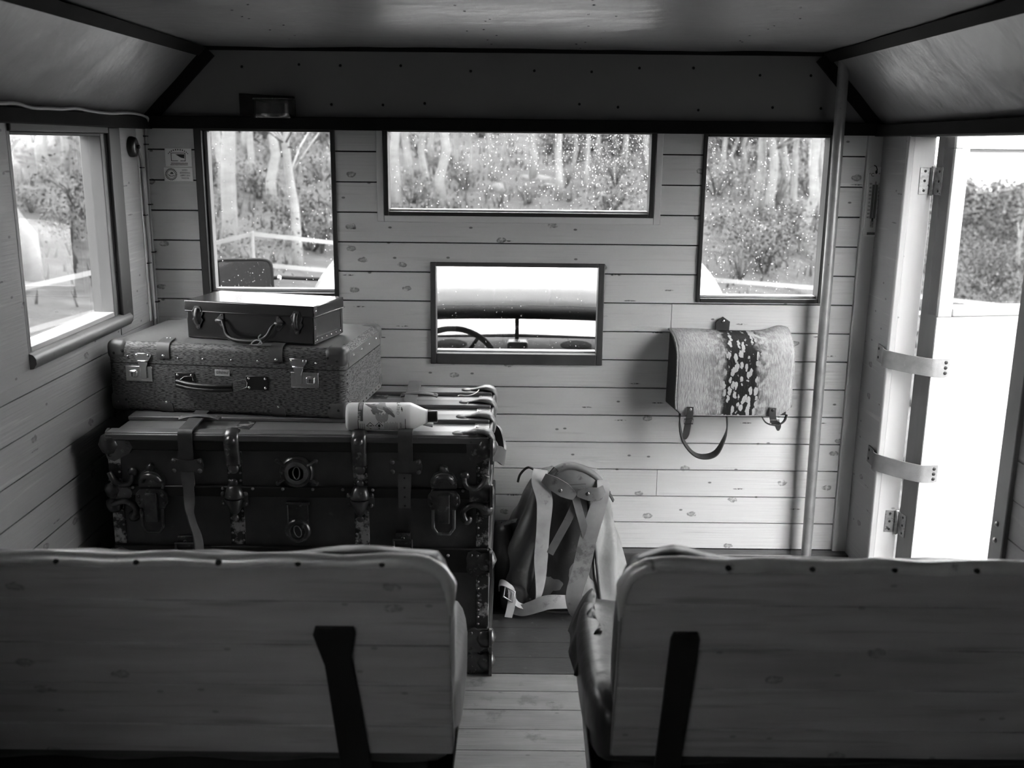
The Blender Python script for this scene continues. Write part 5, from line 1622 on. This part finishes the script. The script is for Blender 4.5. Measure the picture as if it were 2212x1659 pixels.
# lamp on the panel over the windows
lm = thing('wall_lamp', 'dark metal lamp housing on the hardboard panel above the left front window', 'lamp', (-0.767, YW, 1.508))
lam_m = mat('lamp_black_metal', 0.025, 0.32, 0.5, var=0.4, scale=(40, 40, 40), worn=(0.10, 0.66, 30))
MB().prism([(-0.088, -0.004, 0.006), (0.085, -0.004, -0.002), (0.084, -0.004, 0.066), (-0.088, -0.004, 0.074)], (0, 0.004, 0)).build('back_plate', lam_m, lm, bevel=0.001)
MB().tube([(-0.088, -0.006, 0.006), (0.085, -0.006, -0.002)], 0.002, 6).build('plate_rim', steel_d, lm)
MB().grid(lambda u, v: (0.024 - 0.062 * math.cos(math.pi * u), -0.004 - 0.075 * math.sin(math.pi * u) ** 0.6, 0.0 + 0.056 * v), 24, 4).build('shade', mat('lamp_shade_metal', 0.16, 0.22, 0.9, var=0.4, scale=(30, 30, 30)), lm, solid=0.002)
MB().tube([(0.024 - 0.062 * math.cos(math.pi * u / 24), -0.005 - 0.075 * math.sin(math.pi * u / 24) ** 0.6, 0.057) for u in range(25)], 0.002, 6).build('shade_rim', steel_d, lm)
MB().lathe([(0.008, 0), (0.012, 0.01), (0.012, 0.025), (0.005, 0.035)], (0.024, -0.035, 0.004), (0, 0, 1), 12).build('bulb', mat('bulb_glass', 0.2, 0.1), lm)

# two plaques
plq = mat('satin_plaque', 0.92, 0.35, 0.0, var=0.05)
p1 = thing('rally_plaque', 'upper metal plaque with a window emblem beside the left front window', 'plaque', (-1.055, YW - 0.0015, 1.3575), group='plaques beside the front window')
MB().box(-0.042, 0.042, -0.0025, 0, 0, 0.0565).build('plate', plq, p1, bevel=0.0006, seg=1)
em = MB()
for a in ((-0.023, -0.0215, 0.0175, 0.043), (0.0205, 0.022, 0.0175, 0.043), (-0.023, 0.022, 0.0175, 0.0192), (-0.023, 0.022, 0.0415, 0.043)):
    em.box(a[0], a[1], -0.0032, -0.0024, a[2], a[3])
em.prism([(-0.008, -0.0026, 0.038), (0.019, -0.0026, 0.038), (0.018, -0.0026, 0.026), (0.008, -0.0026, 0.028)], (0, -0.0006, 0))
em.build('emblem', ink, p1)
em2 = MB().prism([(-0.02, -0.0032, 0.0405), (-0.015, -0.0032, 0.0405), (0.009, -0.0032, 0.021), (0.001, -0.0032, 0.0145), (-0.004, -0.0032, 0.024)], (0, -0.0004, 0))
em2.build('emblem_flap', lab_m, p1)
rb = MB()
for k in range(11):
    w = math.radians(152 - k * 12.4)
    c = V((0.034 * math.cos(w), -0.0028, 0.030 + 0.0225 * math.sin(w)))
    rb.obox(c, V((0.0017 * math.sin(w), 0, -0.0012 * math.cos(w))), V((0, 0.0004, 0)), V((0.001 * math.cos(w), 0, 0.0022 * math.sin(w))))
rb.build('ribbon_marks', lab_g, p1)
pm = MB()
for r, (x0, x1) in enumerate(((-0.024, 0.026), (-0.026, 0.028))):
    x = x0
    while x < x1:
        w = random.uniform(0.0015, 0.0035)
        pm.box(x, x + w, -0.003, -0.0024, 0.0045 + (1 - r) * 0.0048, 0.0072 + (1 - r) * 0.0048); x += w + 0.0009
pm.build('print_marks', lab_g, p1)
p2 = thing('rally_plaque', 'lower metal plaque with a round seal and lettering beside the left front window', 'plaque', (-1.0585, YW - 0.0015, 1.3125), group='plaques beside the front window')
MB().box(-0.0455, 0.0455, -0.0025, 0, 0, 0.043).build('plate', plq, p2, bevel=0.0006, seg=1)
sl = MB()
for k in range(22):
    w = 2 * math.pi * k / 22
    sl.obox((-0.0225 + 0.0165 * math.cos(w), -0.0027, 0.0215 + 0.0165 * math.sin(w)), (0.0016 * math.sin(w), 0, -0.0016 * math.cos(w)), (0, 0.0004, 0), (0.0022 * math.cos(w), 0, 0.0022 * math.sin(w)))
sl.tube([(-0.0225 + 0.0125 * math.cos(w * math.pi / 12), -0.0026, 0.0215 + 0.0125 * math.sin(w * math.pi / 12)) for w in range(24)], 0.0006, 5, closed=True)
sl.tube(spline([(-0.031, -0.0028, 0.021), (-0.027, -0.0028, 0.0165), (-0.02, -0.0028, 0.0155), (-0.013, -0.0028, 0.018)], 5), 0.0011, 5)
sl.prism([(-0.026, -0.0024, 0.022), (-0.023, -0.0024, 0.029), (-0.017, -0.0024, 0.028), (-0.0145, -0.0024, 0.022)], (0, -0.0006, 0))
sl.build('round_seal', lab_g, p2)
for k, tline in enumerate(('NORD-', 'ØSTERDALS-', 'LØPET 2013', 'FOLLDAL')):
    text('lettering', tline, 0.0068, ink, p2, (0.0215, -0.0027, 0.0345 - k * 0.0082), sx=0.86)

# light switch and cables in the left corner
bak = mat('black_bakelite', 0.010, 0.3)
sw = thing('light_switch', 'round black bakelite light switch on the left corner post', 'switch', (XL - 0.0, 3.112, 1.418))
MB().lathe([(0.031, 0.0), (0.031, 0.010), (0.028, 0.018), (0.018, 0.022), (0.004, 0.022)], (0.001, 0, 0), (1, 0, 0), 24).build('housing', bak, sw)
MB().lathe([(0.006, 0.0), (0.006, 0.008), (0.003, 0.010)], (0.022, 0.0, 0), (1, 0, 0), 12).build('knob', bak, sw)
MB().lathe([(0.007, 0.0), (0.006, 0.006)], (0.012, 0.030, 0.004), (0.2, 1, 0), 10).build('cable_entry', mat('entry_grey', 0.3, 0.4), sw)
cab_m = mat('grey_cable', 0.33, 0.45, var=0.1)
clip_m = scr
pts = [(-1.126, y, 1.5115 + 0.003 * math.sin(y * 17) + 0.002 * math.sin(y * 41)) for y in [YB + 0.05 + 0.08 * k for k in range(61)] if y < 3.12]
pts += [(-1.124, 3.15, 1.509), (-1.128, 3.195, 1.502), (-1.140, 3.207, 1.482), (-1.150, 3.226, 1.455)]
pts += [(-1.151, 3.228, 1.41), (-1.152, 3.228, 1.36), (-1.154, 3.228, 1.23), (-1.153, 3.228, 1.07), (-1.154, 3.228, 0.87), (-1.152, 3.228, 0.70)]
pts2 = spline(pts, 3)
cb = MB().tube(pts2, 0.0042, 8).build('lighting_cable', cab_m)
tag(cb, 'grey cable running under the left cove and down the front corner', 'cable')
ck = MB()
for z in (1.45, 1.425, 1.24, 1.09, 0.93):
    ck.box(-1.159, -1.146, 3.221, 3.2395, z - 0.002, z + 0.002)
stuff(ck.build('cable_clips', clip_m, cb))
cb2 = MB().tube(spline([(-1.148, 3.142, 1.42), (-1.150, 3.165, 1.395), (-1.151, 3.178, 1.37), (-1.151, 3.178, 1.28), (-1.150, 3.182, 1.15), (-1.151, 3.184, 1.0), (-1.150, 3.187, 0.80)], 5), 0.0038, 8).build('switch_cable', cab_m)
tag(cb2, 'thin grey cable dropping from the round black switch', 'cable')
ck = MB()
for z in (1.355, 1.21, 1.06):
    ck.box(-1.156, -1.1465, 3.172, 3.190, z - 0.0015, z + 0.0015)
stuff(ck.build('cable_clips', clip_m, cb2))

# ================================================================= truck cab in front of the bus body
cab_w = mat('cab_cream_paint', 0.3, 0.18, var=0.04, coat=0.6, spec=0.5)
cab_in = mat('cab_inside_paint', 0.045, 0.6, var=0.1, spec=0.2)
rubber = mat('black_rubber', 0.010, 0.7, spec=0.15)
cab = thing('truck_cab', 'rounded pale truck cab seen through the front windows of the bus body', 'truck cab', (0.02, 3.5, -0.9))


def CB(x, y, z):
    return V((x, y - 3.5, z + 0.9))


SEC = [(3.50, 0.700, 0.872), (3.506, 0.722, 0.900), (3.525, 0.750, 0.935), (3.57, 0.785, 0.985), (3.64, 0.815, 1.030), (3.75, 0.843, 1.075), (3.90, 0.862, 1.110), (4.10, 0.870, 1.125), (4.30, 0.865, 1.115), (4.46, 0.85, 1.085), (4.56, 0.83, 1.050)]


def sec(v):
    k = v * (len(SEC) - 1); i = min(int(k), len(SEC) - 2); f = k - i
    return [SEC[i][q] * (1 - f) + SEC[i + 1][q] * f for q in range(3)]


def outline(a, w, zt):
    t = 2 * math.pi * a
    c, s = sup(t, 4), sup(t - math.pi / 2, 4)
    return w * c, 0.3 + ((zt - 0.3) * s if s > 0 else 0.75 * s)


def hole(a):
    t = 2 * math.pi * a
    x = 0.56 * sup(t, 5); s = sup(t - math.pi / 2, 5)
    return x, 0.655 + 0.19 * s - (0.012 * (x / 0.56) ** 2 if s > 0 else 0)


def shell(a, v):
    if v < 0.12:
        f = v / 0.12
        o = outline(a, 0.70, 0.872); h = hole(a)
        return CB(h[0] * (1 - f) + o[0] * f, 3.50, h[1] * (1 - f) + o[1] * f)
    w = (v - 0.12) / 0.88
    x, z = outline(a, *sec(w)[1:])
    return CB(x, sec(w)[0], z)


MB().grid(shell, 96, 50, closed_u=True).build('shell', cab_w, cab)
MB().tube([CB(hole(k / 96)[0] * 1.02, 3.496, 0.655 + (hole(k / 96)[1] - 0.655) * 1.10) for k in range(96)], 0.024, 10, closed=True).build('window_rubber', rubber, cab)  # rubber drawn wide; its black also stands for shade on the panel
pane(-0.55, 0.55, 0.0, 1.37, 1.74).build('rear_pane', glass, cab)
# windscreen with centre post
MB().add([CB(-0.8, 4.57, 0.56), CB(0.8, 4.57, 0.56), CB(0.78, 4.55, 1.03), CB(-0.78, 4.55, 1.03)], [(0, 1, 2, 3)]).build('windscreen', glass, cab)
MB().obox(CB(0.0, 4.55, 0.80), (0.009, 0, 0), (0, 0.012, 0), (0, 0, 0.25)).build('centre_post', rubber, cab)
MB().tube([CB(-0.8, 4.56, 0.548), CB(-0.4, 4.585, 0.566), CB(0, 4.60, 0.574), CB(0.4, 4.585, 0.566), CB(0.8, 4.56, 0.548)], 0.008, 8).build('screen_rubber', rubber, cab)
# dashboard
dp = [(4.62, 0.560), (4.57, 0.566), (4.53, 0.555), (4.49, 0.53), (4.465, 0.50), (4.455, 0.45), (4.45, 0.38)]
MB().grid(lambda u, v: CB(-0.84 + 1.68 * u, dp[min(int(v * 6), 5)][0] * (1 - (v * 6 - min(int(v * 6), 5))) + dp[min(int(v * 6), 5) + 1][0] * (v * 6 - min(int(v * 6), 5)) - 0.03 * (1 - (2 * u - 1) ** 2) + 0.03,
                          dp[min(int(v * 6), 5)][1] * (1 - (v * 6 - min(int(v * 6), 5))) + dp[min(int(v * 6), 5) + 1][1] * (v * 6 - min(int(v * 6), 5)) - 0.018 * (2 * u - 1) ** 2), 24, 6).build('dashboard', cab_in, cab, solid=0.006)
for x in (-0.30, 0.27):
    MB().lathe([(0.02, -0.001), (0.068, 0.002), (0.072, 0.006), (0.06, 0.008)], (0, 0, 0), (0, 0, 1), 24).build('demister_grille', rubber, cab, loc=CB(x, 4.515, 0.543), rot=(math.radians(40), 0, 0)).scale = (1, 0.4, 1)
MB().box(-0.045, 0.05, 0.93, 1.01, 1.36, 1.475).build('instrument_box', mat('instrument_black', 0.03, 0.3), cab, bevel=0.01)
ins = MB()
for x in (-0.09, -0.03, 0.02, 0.055):
    ins.tube([CB(x, 4.42, 0.43), CB(x, 4.42, 0.535)], 0.004, 6)
ins.build('instrument_levers', steel, cab)
MB().lathe([(0.01, -0.012), (0.017, 0), (0.01, 0.012)], CB(-0.115, 4.32, 0.515), (0, 0, 1), 12).build('gear_knob', rubber, cab)
# steering wheel
sw_c = CB(-0.275, 4.16, 0.478); tilt = math.radians(22)
ey = V((0, math.sin(tilt), math.cos(tilt)))
MB().tube([sw_c + V((1, 0, 0)) * (0.205 * math.cos(k * math.pi / 30)) + ey * (0.205 * math.sin(k * math.pi / 30)) for k in range(60)], 0.0125, 10, closed=True).build('steering_wheel', rubber, cab)
spk = MB()
for w in (57, 123, 270):
    w = math.radians(w)
    spk.tube([sw_c + V((0, 0.03, 0)), sw_c + V((1, 0, 0)) * (0.2 * math.cos(w)) + ey * (0.2 * math.sin(w))], [0.012, 0.008], 8)
spk.lathe([(0.03, 0.0), (0.03, 0.02), (0.02, 0.03)], sw_c + V((0, 0.02, 0)), (0, -1, 0.3), 16)
spk.build('steering_spokes', rubber, cab)
# bonnet ahead of the screen
MB().grid(lambda u, v: CB((-0.72 + 1.44 * u) * (1 - 0.15 * v), 4.60 + 1.25 * v, 0.550 - 0.02 * v - 0.12 * abs(2 * u - 1) ** 3 - 0.05 * v ** 4), 24, 16).build('bonnet', cab_w, cab, solid=0.01)
MB().grid(lambda u, v: CB(-1.02 + 2.04 * u, 4.55 + 0.9 * v, 0.20 + 0.18 * math.sin(math.pi * v) * (abs(2 * u - 1) > 0.5)), 20, 10).build('wings', cab_w, cab, solid=0.01)
MB().box(-0.5, 0.5, 0.1, 2.2, 0.0, 0.5).build('chassis', rubber, cab)

wm = thing('wing_mirror', 'black framed wing mirror beside the cab outside the left front window', 'mirror', (-1.185, 4.4, 0.73), (0, 0, math.radians(11)))
W2, H2 = 0.125, 0.205
rp = []
for k in range(40):
    t = 2 * math.pi * k / 40
    rp.append(V((W2 * sup(t, 7), 0, H2 / 2 + H2 / 2 * sup(t - math.pi / 2, 7))))
MB().tube(rp, 0.007, 8, closed=True).build('frame', rubber, wm)
MB().prism([(p.x, 0.004, p.z) for p in rp], (0, 0.02, 0)).build('back_shell', rubber, wm)
mg = mat('mirror_glass', 0.55, 0.02, 1.0, var=0.0)
MB().prism([(p.x * 0.97, 0.0, H2 / 2 + (p.z - H2 / 2) * 0.97) for p in rp], (0, 0.003, 0)).build('mirror_glass', mg, wm)
MB().tube([(0.10, 0.03, 0.118), (0.17, 0.02, 0.122), (0.30, 0.0, 0.116), (0.38, 0.0, 0.112)], 0.009, 8).build('arm', rubber, wm)
MB().dome((0.155, 0.005, 0.122), (0, -1, 0), 0.011, 0.01, 10).build('arm_bolt', nail_b, wm)

# ================================================================= outdoors
def smooth(a, b, x):
    t = max(0.0, min(1.0, (x - a) / (b - a)))
    return t * t * (3 - 2 * t)


def gz(x, y):
    r = math.hypot(x, y); az = math.degrees(math.atan2(x, y))
    s = 0.16 - 0.075 * smooth(-28, -6, az) - 0.135 * smooth(11, 27, az)
    if abs(az) > 60:
        s *= 1 - smooth(60, 110, abs(az))
    return -0.95 + s * max(0.0, r - 4.5)


gm = mat('heath_ground', 0.036, 0.9, var=0.35, scale=(0.9, 0.9, 0.9), worn=(0.015, 0.60, 1.1), bump=0.06, bump_scale=(3, 3, 3),
         streak=((2.2, 5, 5), 0.52, 0.70, 0.055), spec=0.1)
mb = MB()
rad = [0.6 + 0.0] + [0.6 * 1.075 ** k for k in range(1, 76)]
NA = 160


def gpt(a, r):
    x, y = r * math.sin(a), r * math.cos(a)
    return (x, y, gz(x, y) + 0.10 * mnoise.noise((x * 0.5, y * 0.5, 0)) * min(1, max(0, r - 5) / 4) + 0.05 * mnoise.noise((x * 1.7, y * 1.7, 3)) * min(1, max(0, r - 5) / 4))


for r in rad:
    for k in range(NA):
        mb.v.append(gpt(2 * math.pi * k / NA, r))
for j in range(len(rad) - 1):
    for k in range(NA):
        k2 = (k + 1) % NA
        mb.f.append((j * NA + k, j * NA + k2, (j + 1) * NA + k2, (j + 1) * NA + k)); mb.s.append(True)
mb.f.append(tuple(range(NA))); mb.s.append(True)
ground = mb.build('ground', gm)
struct(ground, 'sloping heath ground outside the bus')

bark = mat('birch_bark', 0.135, 0.7, var=0.25, scale=(6, 6, 14), obj=True, worn=(0.02, 0.66, 7))
bark_d = mat('dark_bark', 0.05, 0.8, var=0.3, obj=True)
leaf = mat('birch_leaf', 0.024, 0.6, var=0.4, scale=(2, 2, 2), rnd=0.25)
leaf2 = mat('shrub_leaf', 0.019, 0.6, var=0.5, scale=(3, 3, 3), rnd=0.35)


def leaf_cloud(mb, pts, n, size, spread, rnd):
    for _ in range(n):
        c = rnd.choice(pts) + V((rnd.gauss(0, spread), rnd.gauss(0, spread), rnd.gauss(0, spread * 0.8)))
        a = V((rnd.uniform(-1, 1), rnd.uniform(-1, 1), rnd.uniform(-1, 1))).normalized()
        b = a.cross(V((rnd.uniform(-1, 1), rnd.uniform(-1, 1), rnd.uniform(-1, 1)))).normalized()
        s = size * rnd.uniform(0.6, 1.4)
        mb.add([c - a * s, c + b * s * 0.55, c + a * s, c - b * s * 0.55], [(0, 1, 2, 3)])


def birch_mesh(seed, h, r, bend, crown_from, nl=700, ls=0.04, sp=0.24):
    rnd = random.Random(seed)
    pts = [V((0, 0, -0.25))]; n = 12
    for k in range(1, n + 1):
        u = k / n
        pts.append(V((bend * math.sin(u * 2.0) * h * 0.25 + rnd.gauss(0, 0.03), rnd.gauss(0, 0.04), u * h)))
    tr = MB()
    tr.tube(pts, [r * (1.25 if k == 0 else 1.0 - 0.85 * (k / n)) for k in range(n + 1)], 8)
    tips = []
    for k in range(14):
        u = rnd.uniform(crown_from, 0.95); i = int(u * n)
        p = pts[i]; a = rnd.uniform(0, 2 * math.pi); L_ = h * 0.22 * (1.15 - u) + 0.25
        q = p + V((math.cos(a) * L_, math.sin(a) * L_, L_ * rnd.uniform(0.3, 0.9)))
        m = (p + q) / 2 + V((0, 0, 0.05))
        tr.tube([p, m, q], [r * 0.28 * (1.2 - u), r * 0.2 * (1.2 - u), 0.006], 5)
        tips += [m, q, q + V((0, 0, -0.1))]
    tips += pts[-3:]
    lf = MB()
    leaf_cloud(lf, tips, nl, ls, sp, rnd)
    return tr.mesh('birch_trunk', bark), lf.mesh('birch_crown', leaf)


BV = [birch_mesh(11, 5.2, 0.075, 0.10, 0.35), birch_mesh(12, 4.6, 0.065, -0.16, 0.3), birch_mesh(13, 6.0, 0.09, 0.05, 0.4), birch_mesh(14, 4.2, 0.055, 0.18, 0.25), birch_mesh(15, 5.4, 0.06, -0.08, 0.3), birch_mesh(16, 4.6, 0.06, 0.1, 0.12, 1500, 0.09, 0.42)]
GB = 'birches on the slope outside'


def birch(x, y, var, sc_, rot, label, lean=(0, 0), fat=1.0):
    t = thing('birch_tree', label, 'tree', (x, y, gz(x, y)), (lean[0], lean[1], rot), GB)
    t.scale = (sc_ * fat, sc_ * fat, sc_)
    link('trunk', BV[var][0], t); link('crown', BV[var][1], t)
    return t


# trees that stand out in the windows
birch(-3.48, 12.44, 2, 1.0, 0.4, 'thick pale birch trunk in the left front window above the wing mirror', fat=1.15)
birch(-2.70, 12.52, 1, 1.0, 2.6, 'bent slim birch near the right edge of the left front window', (0.0, 0.10), 1.0)
birch(-3.93, 16.65, 0, 1.0, 1.0, 'upright birch between the thick and the bent birch in the left front window', fat=1.2)
birch(-4.84, 10.01, 3, 1.1, 0.2, 'leaning birch at the edge of the left side window', (0, -0.22), 1.5)
birch(-6.64, 14.61, 2, 1.0, 2.0, 'pale birch high in the left side window')
birch(-6.84, 15.56, 1, 1.0, 3.9, 'slim birch behind the pale one in the left side window')
birch(-2.17, 18.6, 2, 1.0, 0.0, 'thick birch at the left end of the wide front window', fat=1.1)
birch(-1.31, 18.84, 2, 1.05, 1.3, 'birch standing third from the left in the wide front window', fat=1.1)
birch(-1.78, 20.36, 0, 1.0, 4.0, 'birch between the two thick birches of the wide front window')
birch(0.89, 20.13, 0, 1.0, 2.2, 'slim birch right of the middle of the wide front window', (0.02, 0.04))
birch(4.66, 16.15, 2, 1.0, 0.7, 'tall birch beside the steel pole in the right front window', (0.0, 0.03), 1.0)
birch(4.52, 18.91, 0, 1.1, 5.0, 'straight birch left of the middle in the right front window', fat=1.1)
birch(4.72, 18.73, 1, 1.1, 1.1, 'birch with crooked foot in the middle of the right front window', fat=1.3)
birch(5.56, 20.29, 4, 1.0, 0.3, 'slim birch just left of the tall one in the right front window', fat=1.1)
birch(12.44, 24.85, 4, 0.95, 0.3, 'dark slim tree in the window of the open door', (0, 0.0), 1.0)
rnd = random.Random(5)
bg = [(-0.97, 21.88), (-0.54, 23.58), (-0.25, 26.07), (1.39, 24.19), (2.03, 25.19), (2.69, 24.99), (-1.36, 23.95), (-2.3, 22.1), (0.41, 23.24), (-4.59, 16.07), (-4.77, 18.68), (-5.67, 19.51),
      (6.07, 23.13), (6.67, 22.38), (4.8, 22.64), (5.1, 23.07), (4.56, 22.49), (8.26, 27.24), (-8.04, 16.35), (-7.28, 17.81)]
def spaced(lst, az0, az1, r0, r1, n, gap):
    k = 0
    while n and k < 4000:
        k += 1
        az = math.radians(rnd.uniform(az0, az1)); r = rnd.uniform(r0, r1)
        p = (r * math.sin(az), r * math.cos(az))
        if all(math.hypot(p[0] - a[0], p[1] - a[1]) > gap for a in lst):
            lst.append(p); n -= 1


spaced(bg, -34, 20, 21, 38, 44, 1.5)
for x, y in bg:
    birch(x, y, rnd.randrange(5), rnd.uniform(0.8, 1.15), rnd.uniform(0, 6), 'pale birch among the many in the forest behind the nearer birches', fat=rnd.uniform(0.7, 1.05))
# unseen birches added along the left side to block sky light
shade_grove = []
spaced(shade_grove, -150, -34, 6.0, 16, 16, 1.8)
for x, y in shade_grove:
    if x < -3.4:
        t = birch(x, y, rnd.randrange(5), rnd.uniform(1.3, 1.7), rnd.uniform(0, 6), 'birch of the wood close along the left side of the bus', fat=1.3)
        t['group'] = 'birches along the left side'
GD = 'distant trees beyond the door window'
far = []
spaced(far, 20.5, 36, 42, 70, 80, 1.8)
for x, y in far:
    t = birch(x, y, 5, rnd.uniform(0.42, 0.72), rnd.uniform(0, 6), 'distant tree of the dark wood seen through the door window', fat=1.7)
    t['group'] = GD

# ---- shrubs
def shrub_mesh(seed, r, h):
    rr = random.Random(seed)
    st = MB(); tips = []
    for k in range(9):
        a = rr.uniform(0, 6.28); q = V((math.cos(a) * r * rr.uniform(0.3, 1), math.sin(a) * r * rr.uniform(0.3, 1), h * rr.uniform(0.5, 1)))
        st.tube([V((0, 0, -0.1)), q * 0.5 + V((0, 0, 0.1)), q], [0.018, 0.012, 0.005], 5)
        tips += [q, q * 0.75, q * 0.5]
    lf = MB(); leaf_cloud(lf, tips, 700, 0.026, r * 0.26, rr)
    return st.mesh('shrub_stem', bark_d), lf.mesh('shrub_foliage', leaf2)


SV = [shrub_mesh(21, 0.55, 0.7), shrub_mesh(22, 0.8, 0.6), shrub_mesh(23, 0.45, 0.9), shrub_mesh(24, 0.9, 1.1)]
GS = 'low shrubs on the slope outside'


def shrub(x, y, v, s, label='low leafy shrub, one of many on the slope outside'):
    t = thing('low_shrub', label, 'shrub', (x, y, gz(x, y)), (0, 0, rnd.uniform(0, 6)), GS)
    t.scale = (s, s, s)
    link('stem', SV[v][0], t); link('foliage', SV[v][1], t)


shrub(-1.93, 19.37, 1, 0.8, 'dark shrub below the left birches in the wide front window')
shrub(0.27, 19.59, 1, 0.6, 'dark shrub low in the middle of the wide front window')
for x, y in [(-3.05, 14.5), (4.29, 16.12), (-4.33, 17.34), (13.47, 29.52), (14.83, 30.61), (-5.47, 12.92), (-4.95, 11.26), (2.23, 22.49), (-5.45, 23.74), (4.92, 18.27), (2.97, 13.12), (20.76, 42.24)]:
    shrub(x, y, rnd.randrange(4), rnd.uniform(0.6, 1.1))
for _ in range(70):
    az = math.radians(rnd.uniform(-34, 34)); r = rnd.uniform(11, 32)
    shrub(r * math.sin(az), r * math.cos(az), rnd.randrange(4), rnd.uniform(0.35, 1.0))
for _ in range(30):
    az = math.radians(rnd.uniform(20, 30)); r = rnd.uniform(18, 45)
    shrub(r * math.sin(az), r * math.cos(az), rnd.randrange(4), rnd.uniform(0.8, 1.4))
# thicket at the back of the wood
for _ in range(70):
    az = math.radians(rnd.uniform(-36, 19)); r = rnd.uniform(26, 40)
    shrub(r * math.sin(az), r * math.cos(az), rnd.randrange(4), rnd.uniform(1.0, 1.9))

# ---- heather and grass tufts, uncountable
rr = random.Random(9)
ht = MB()
for _ in range(5200):
    az = math.radians(rr.uniform(-36, 36)); r = 6 + 26 * rr.random() ** 0.8
    x, y = r * math.sin(az), r * math.cos(az); z = gz(x, y)
    if mnoise.noise((x * 0.6, y * 0.6, 7)) < -0.05:
        continue
    for k in range(4):
        a = rr.uniform(0, 6.28); s = rr.uniform(0.05, 0.16)
        d = V((math.cos(a), math.sin(a), 0)) * s * 0.5
        ht.add([(x - d.y * 0.3, y + d.x * 0.3, z), (x + d.y * 0.3, y - d.x * 0.3, z), (x + d.x, y + d.y, z + s * 1.5)], [(0, 1, 2)])
ho = ht.build('heather_tufts', mat('heather', 0.042, 0.8, var=0.5, scale=(1.5, 1.5, 1.5)))
tag(ho, 'heather and grass tufts covering the slope outside', 'heather', kind='stuff')

# ---- boulders
stone = mat('pale_boulder', 0.08, 0.85, var=0.25, scale=(3, 3, 3), obj=True, bump=0.02, bump_scale=(6, 6, 6))
for x, y, sx, sz, lab in ((-0.34, 21.2, 0.30, 0.26, 'pale pointed boulder in the middle of the wide front window'), (0.47, 23.42, 0.55, 0.18, 'flat pale boulder right of the pointed one in the wide front window'),
                          (0.73, 22.0, 0.28, 0.14, 'small pale boulder beside the flat one in the wide front window'), (1.87, 20.63, 0.3, 0.15, 'low boulder at the right of the wide front window'),
                          (4.33, 17.41, 0.45, 0.16, 'low pale boulder at the birch feet in the right front window'), (4.15, 22.46, 0.5, 0.25, 'boulder at the wood edge in the right front window')):
    mb = MB().grid(lambda a, v: V((math.cos(2 * math.pi * a) * math.cos(math.pi * (v - 0.5)), math.sin(2 * math.pi * a) * math.cos(math.pi * (v - 0.5)), math.sin(math.pi * (v - 0.5)))) * (1 + 0.35 * mnoise.noise((math.cos(2 * math.pi * a) * 1.3 + x, math.sin(2 * math.pi * a) * 1.3, v * 3 + y))), 18, 12, closed_u=True)
    o = mb.build('boulder', stone, loc=(x, y, gz(x, y) + sz * 0.05))
    o.scale = (sx * 0.62, sx * 0.5, sz * 0.62)
    tag(o, lab, 'boulder', 'boulders on the slope')

# ---- white barrier tape on posts round the bus
tape = mat('white_tape', 0.13, 0.6, var=0.1)
post_m = mat('barrier_post', 0.16, 0.6)
PA, PB_, PC_, PD_ = (-4.2, 5.5, 0.331, 0.0), (-2.19, 8.5, 0.684, 0.43), (3.2, 8.2, 0.27, 0.14), (6.5, 7.5, 0.10, -0.10)
for (x, y, u, l_), lab in ((PA, 'thin white post of the tape barrier outside the left wall'), (PB_, 'thin white corner post of the tape barrier in the left front window'),
                           (PC_, 'thin white post of the tape barrier beyond the right front window'), (PD_, 'thin white post of the tape barrier beyond the open door')):
    o = MB().tube([(0, 0, -0.15), (0, 0, u - gz(x, y) + 0.02)], 0.012, 8).build('barrier_post', post_m, loc=(x, y, gz(x, y)))
    tag(o, lab, 'post', 'posts of the tape barrier')
names = ('left', 'front', 'right')
for (a, b), side in zip(((PA, PB_), (PB_, PC_), (PC_, PD_)), ('along the left side of the bus', 'across the front of the cab', 'beyond the open door')):
    for q, lv in ((2, 'upper'), (3, 'lower')):
        n = 20; pts = []; wd = []
        for k in range(n + 1):
            f = k / n
            pts.append(V((a[0] + (b[0] - a[0]) * f, a[1] + (b[1] - a[1]) * f, a[q] + (b[q] - a[q]) * f - 0.03 * math.sin(math.pi * f))))
            tw = 0.9 * math.sin(f * 9)
            wd.append(V((math.sin(tw) * 0.5, math.sin(tw) * 0.5, math.cos(tw))))
        o = MB().ribbon(pts, 0.036, 0.002, wd).build('barrier_tape', tape)
        tag(o, lv + ' white barrier tape stretched ' + side, 'tape', 'white barrier tapes')
# stake near the cab corner
o = MB().box(-0.02, 0.02, -0.02, 0.02, -0.2, 0.82).build('wooden_stake', post_m, loc=(2.35, 8.3, gz(2.35, 8.3)))
tag(o, 'short pale stake by the lower tape in the right front window', 'stake')
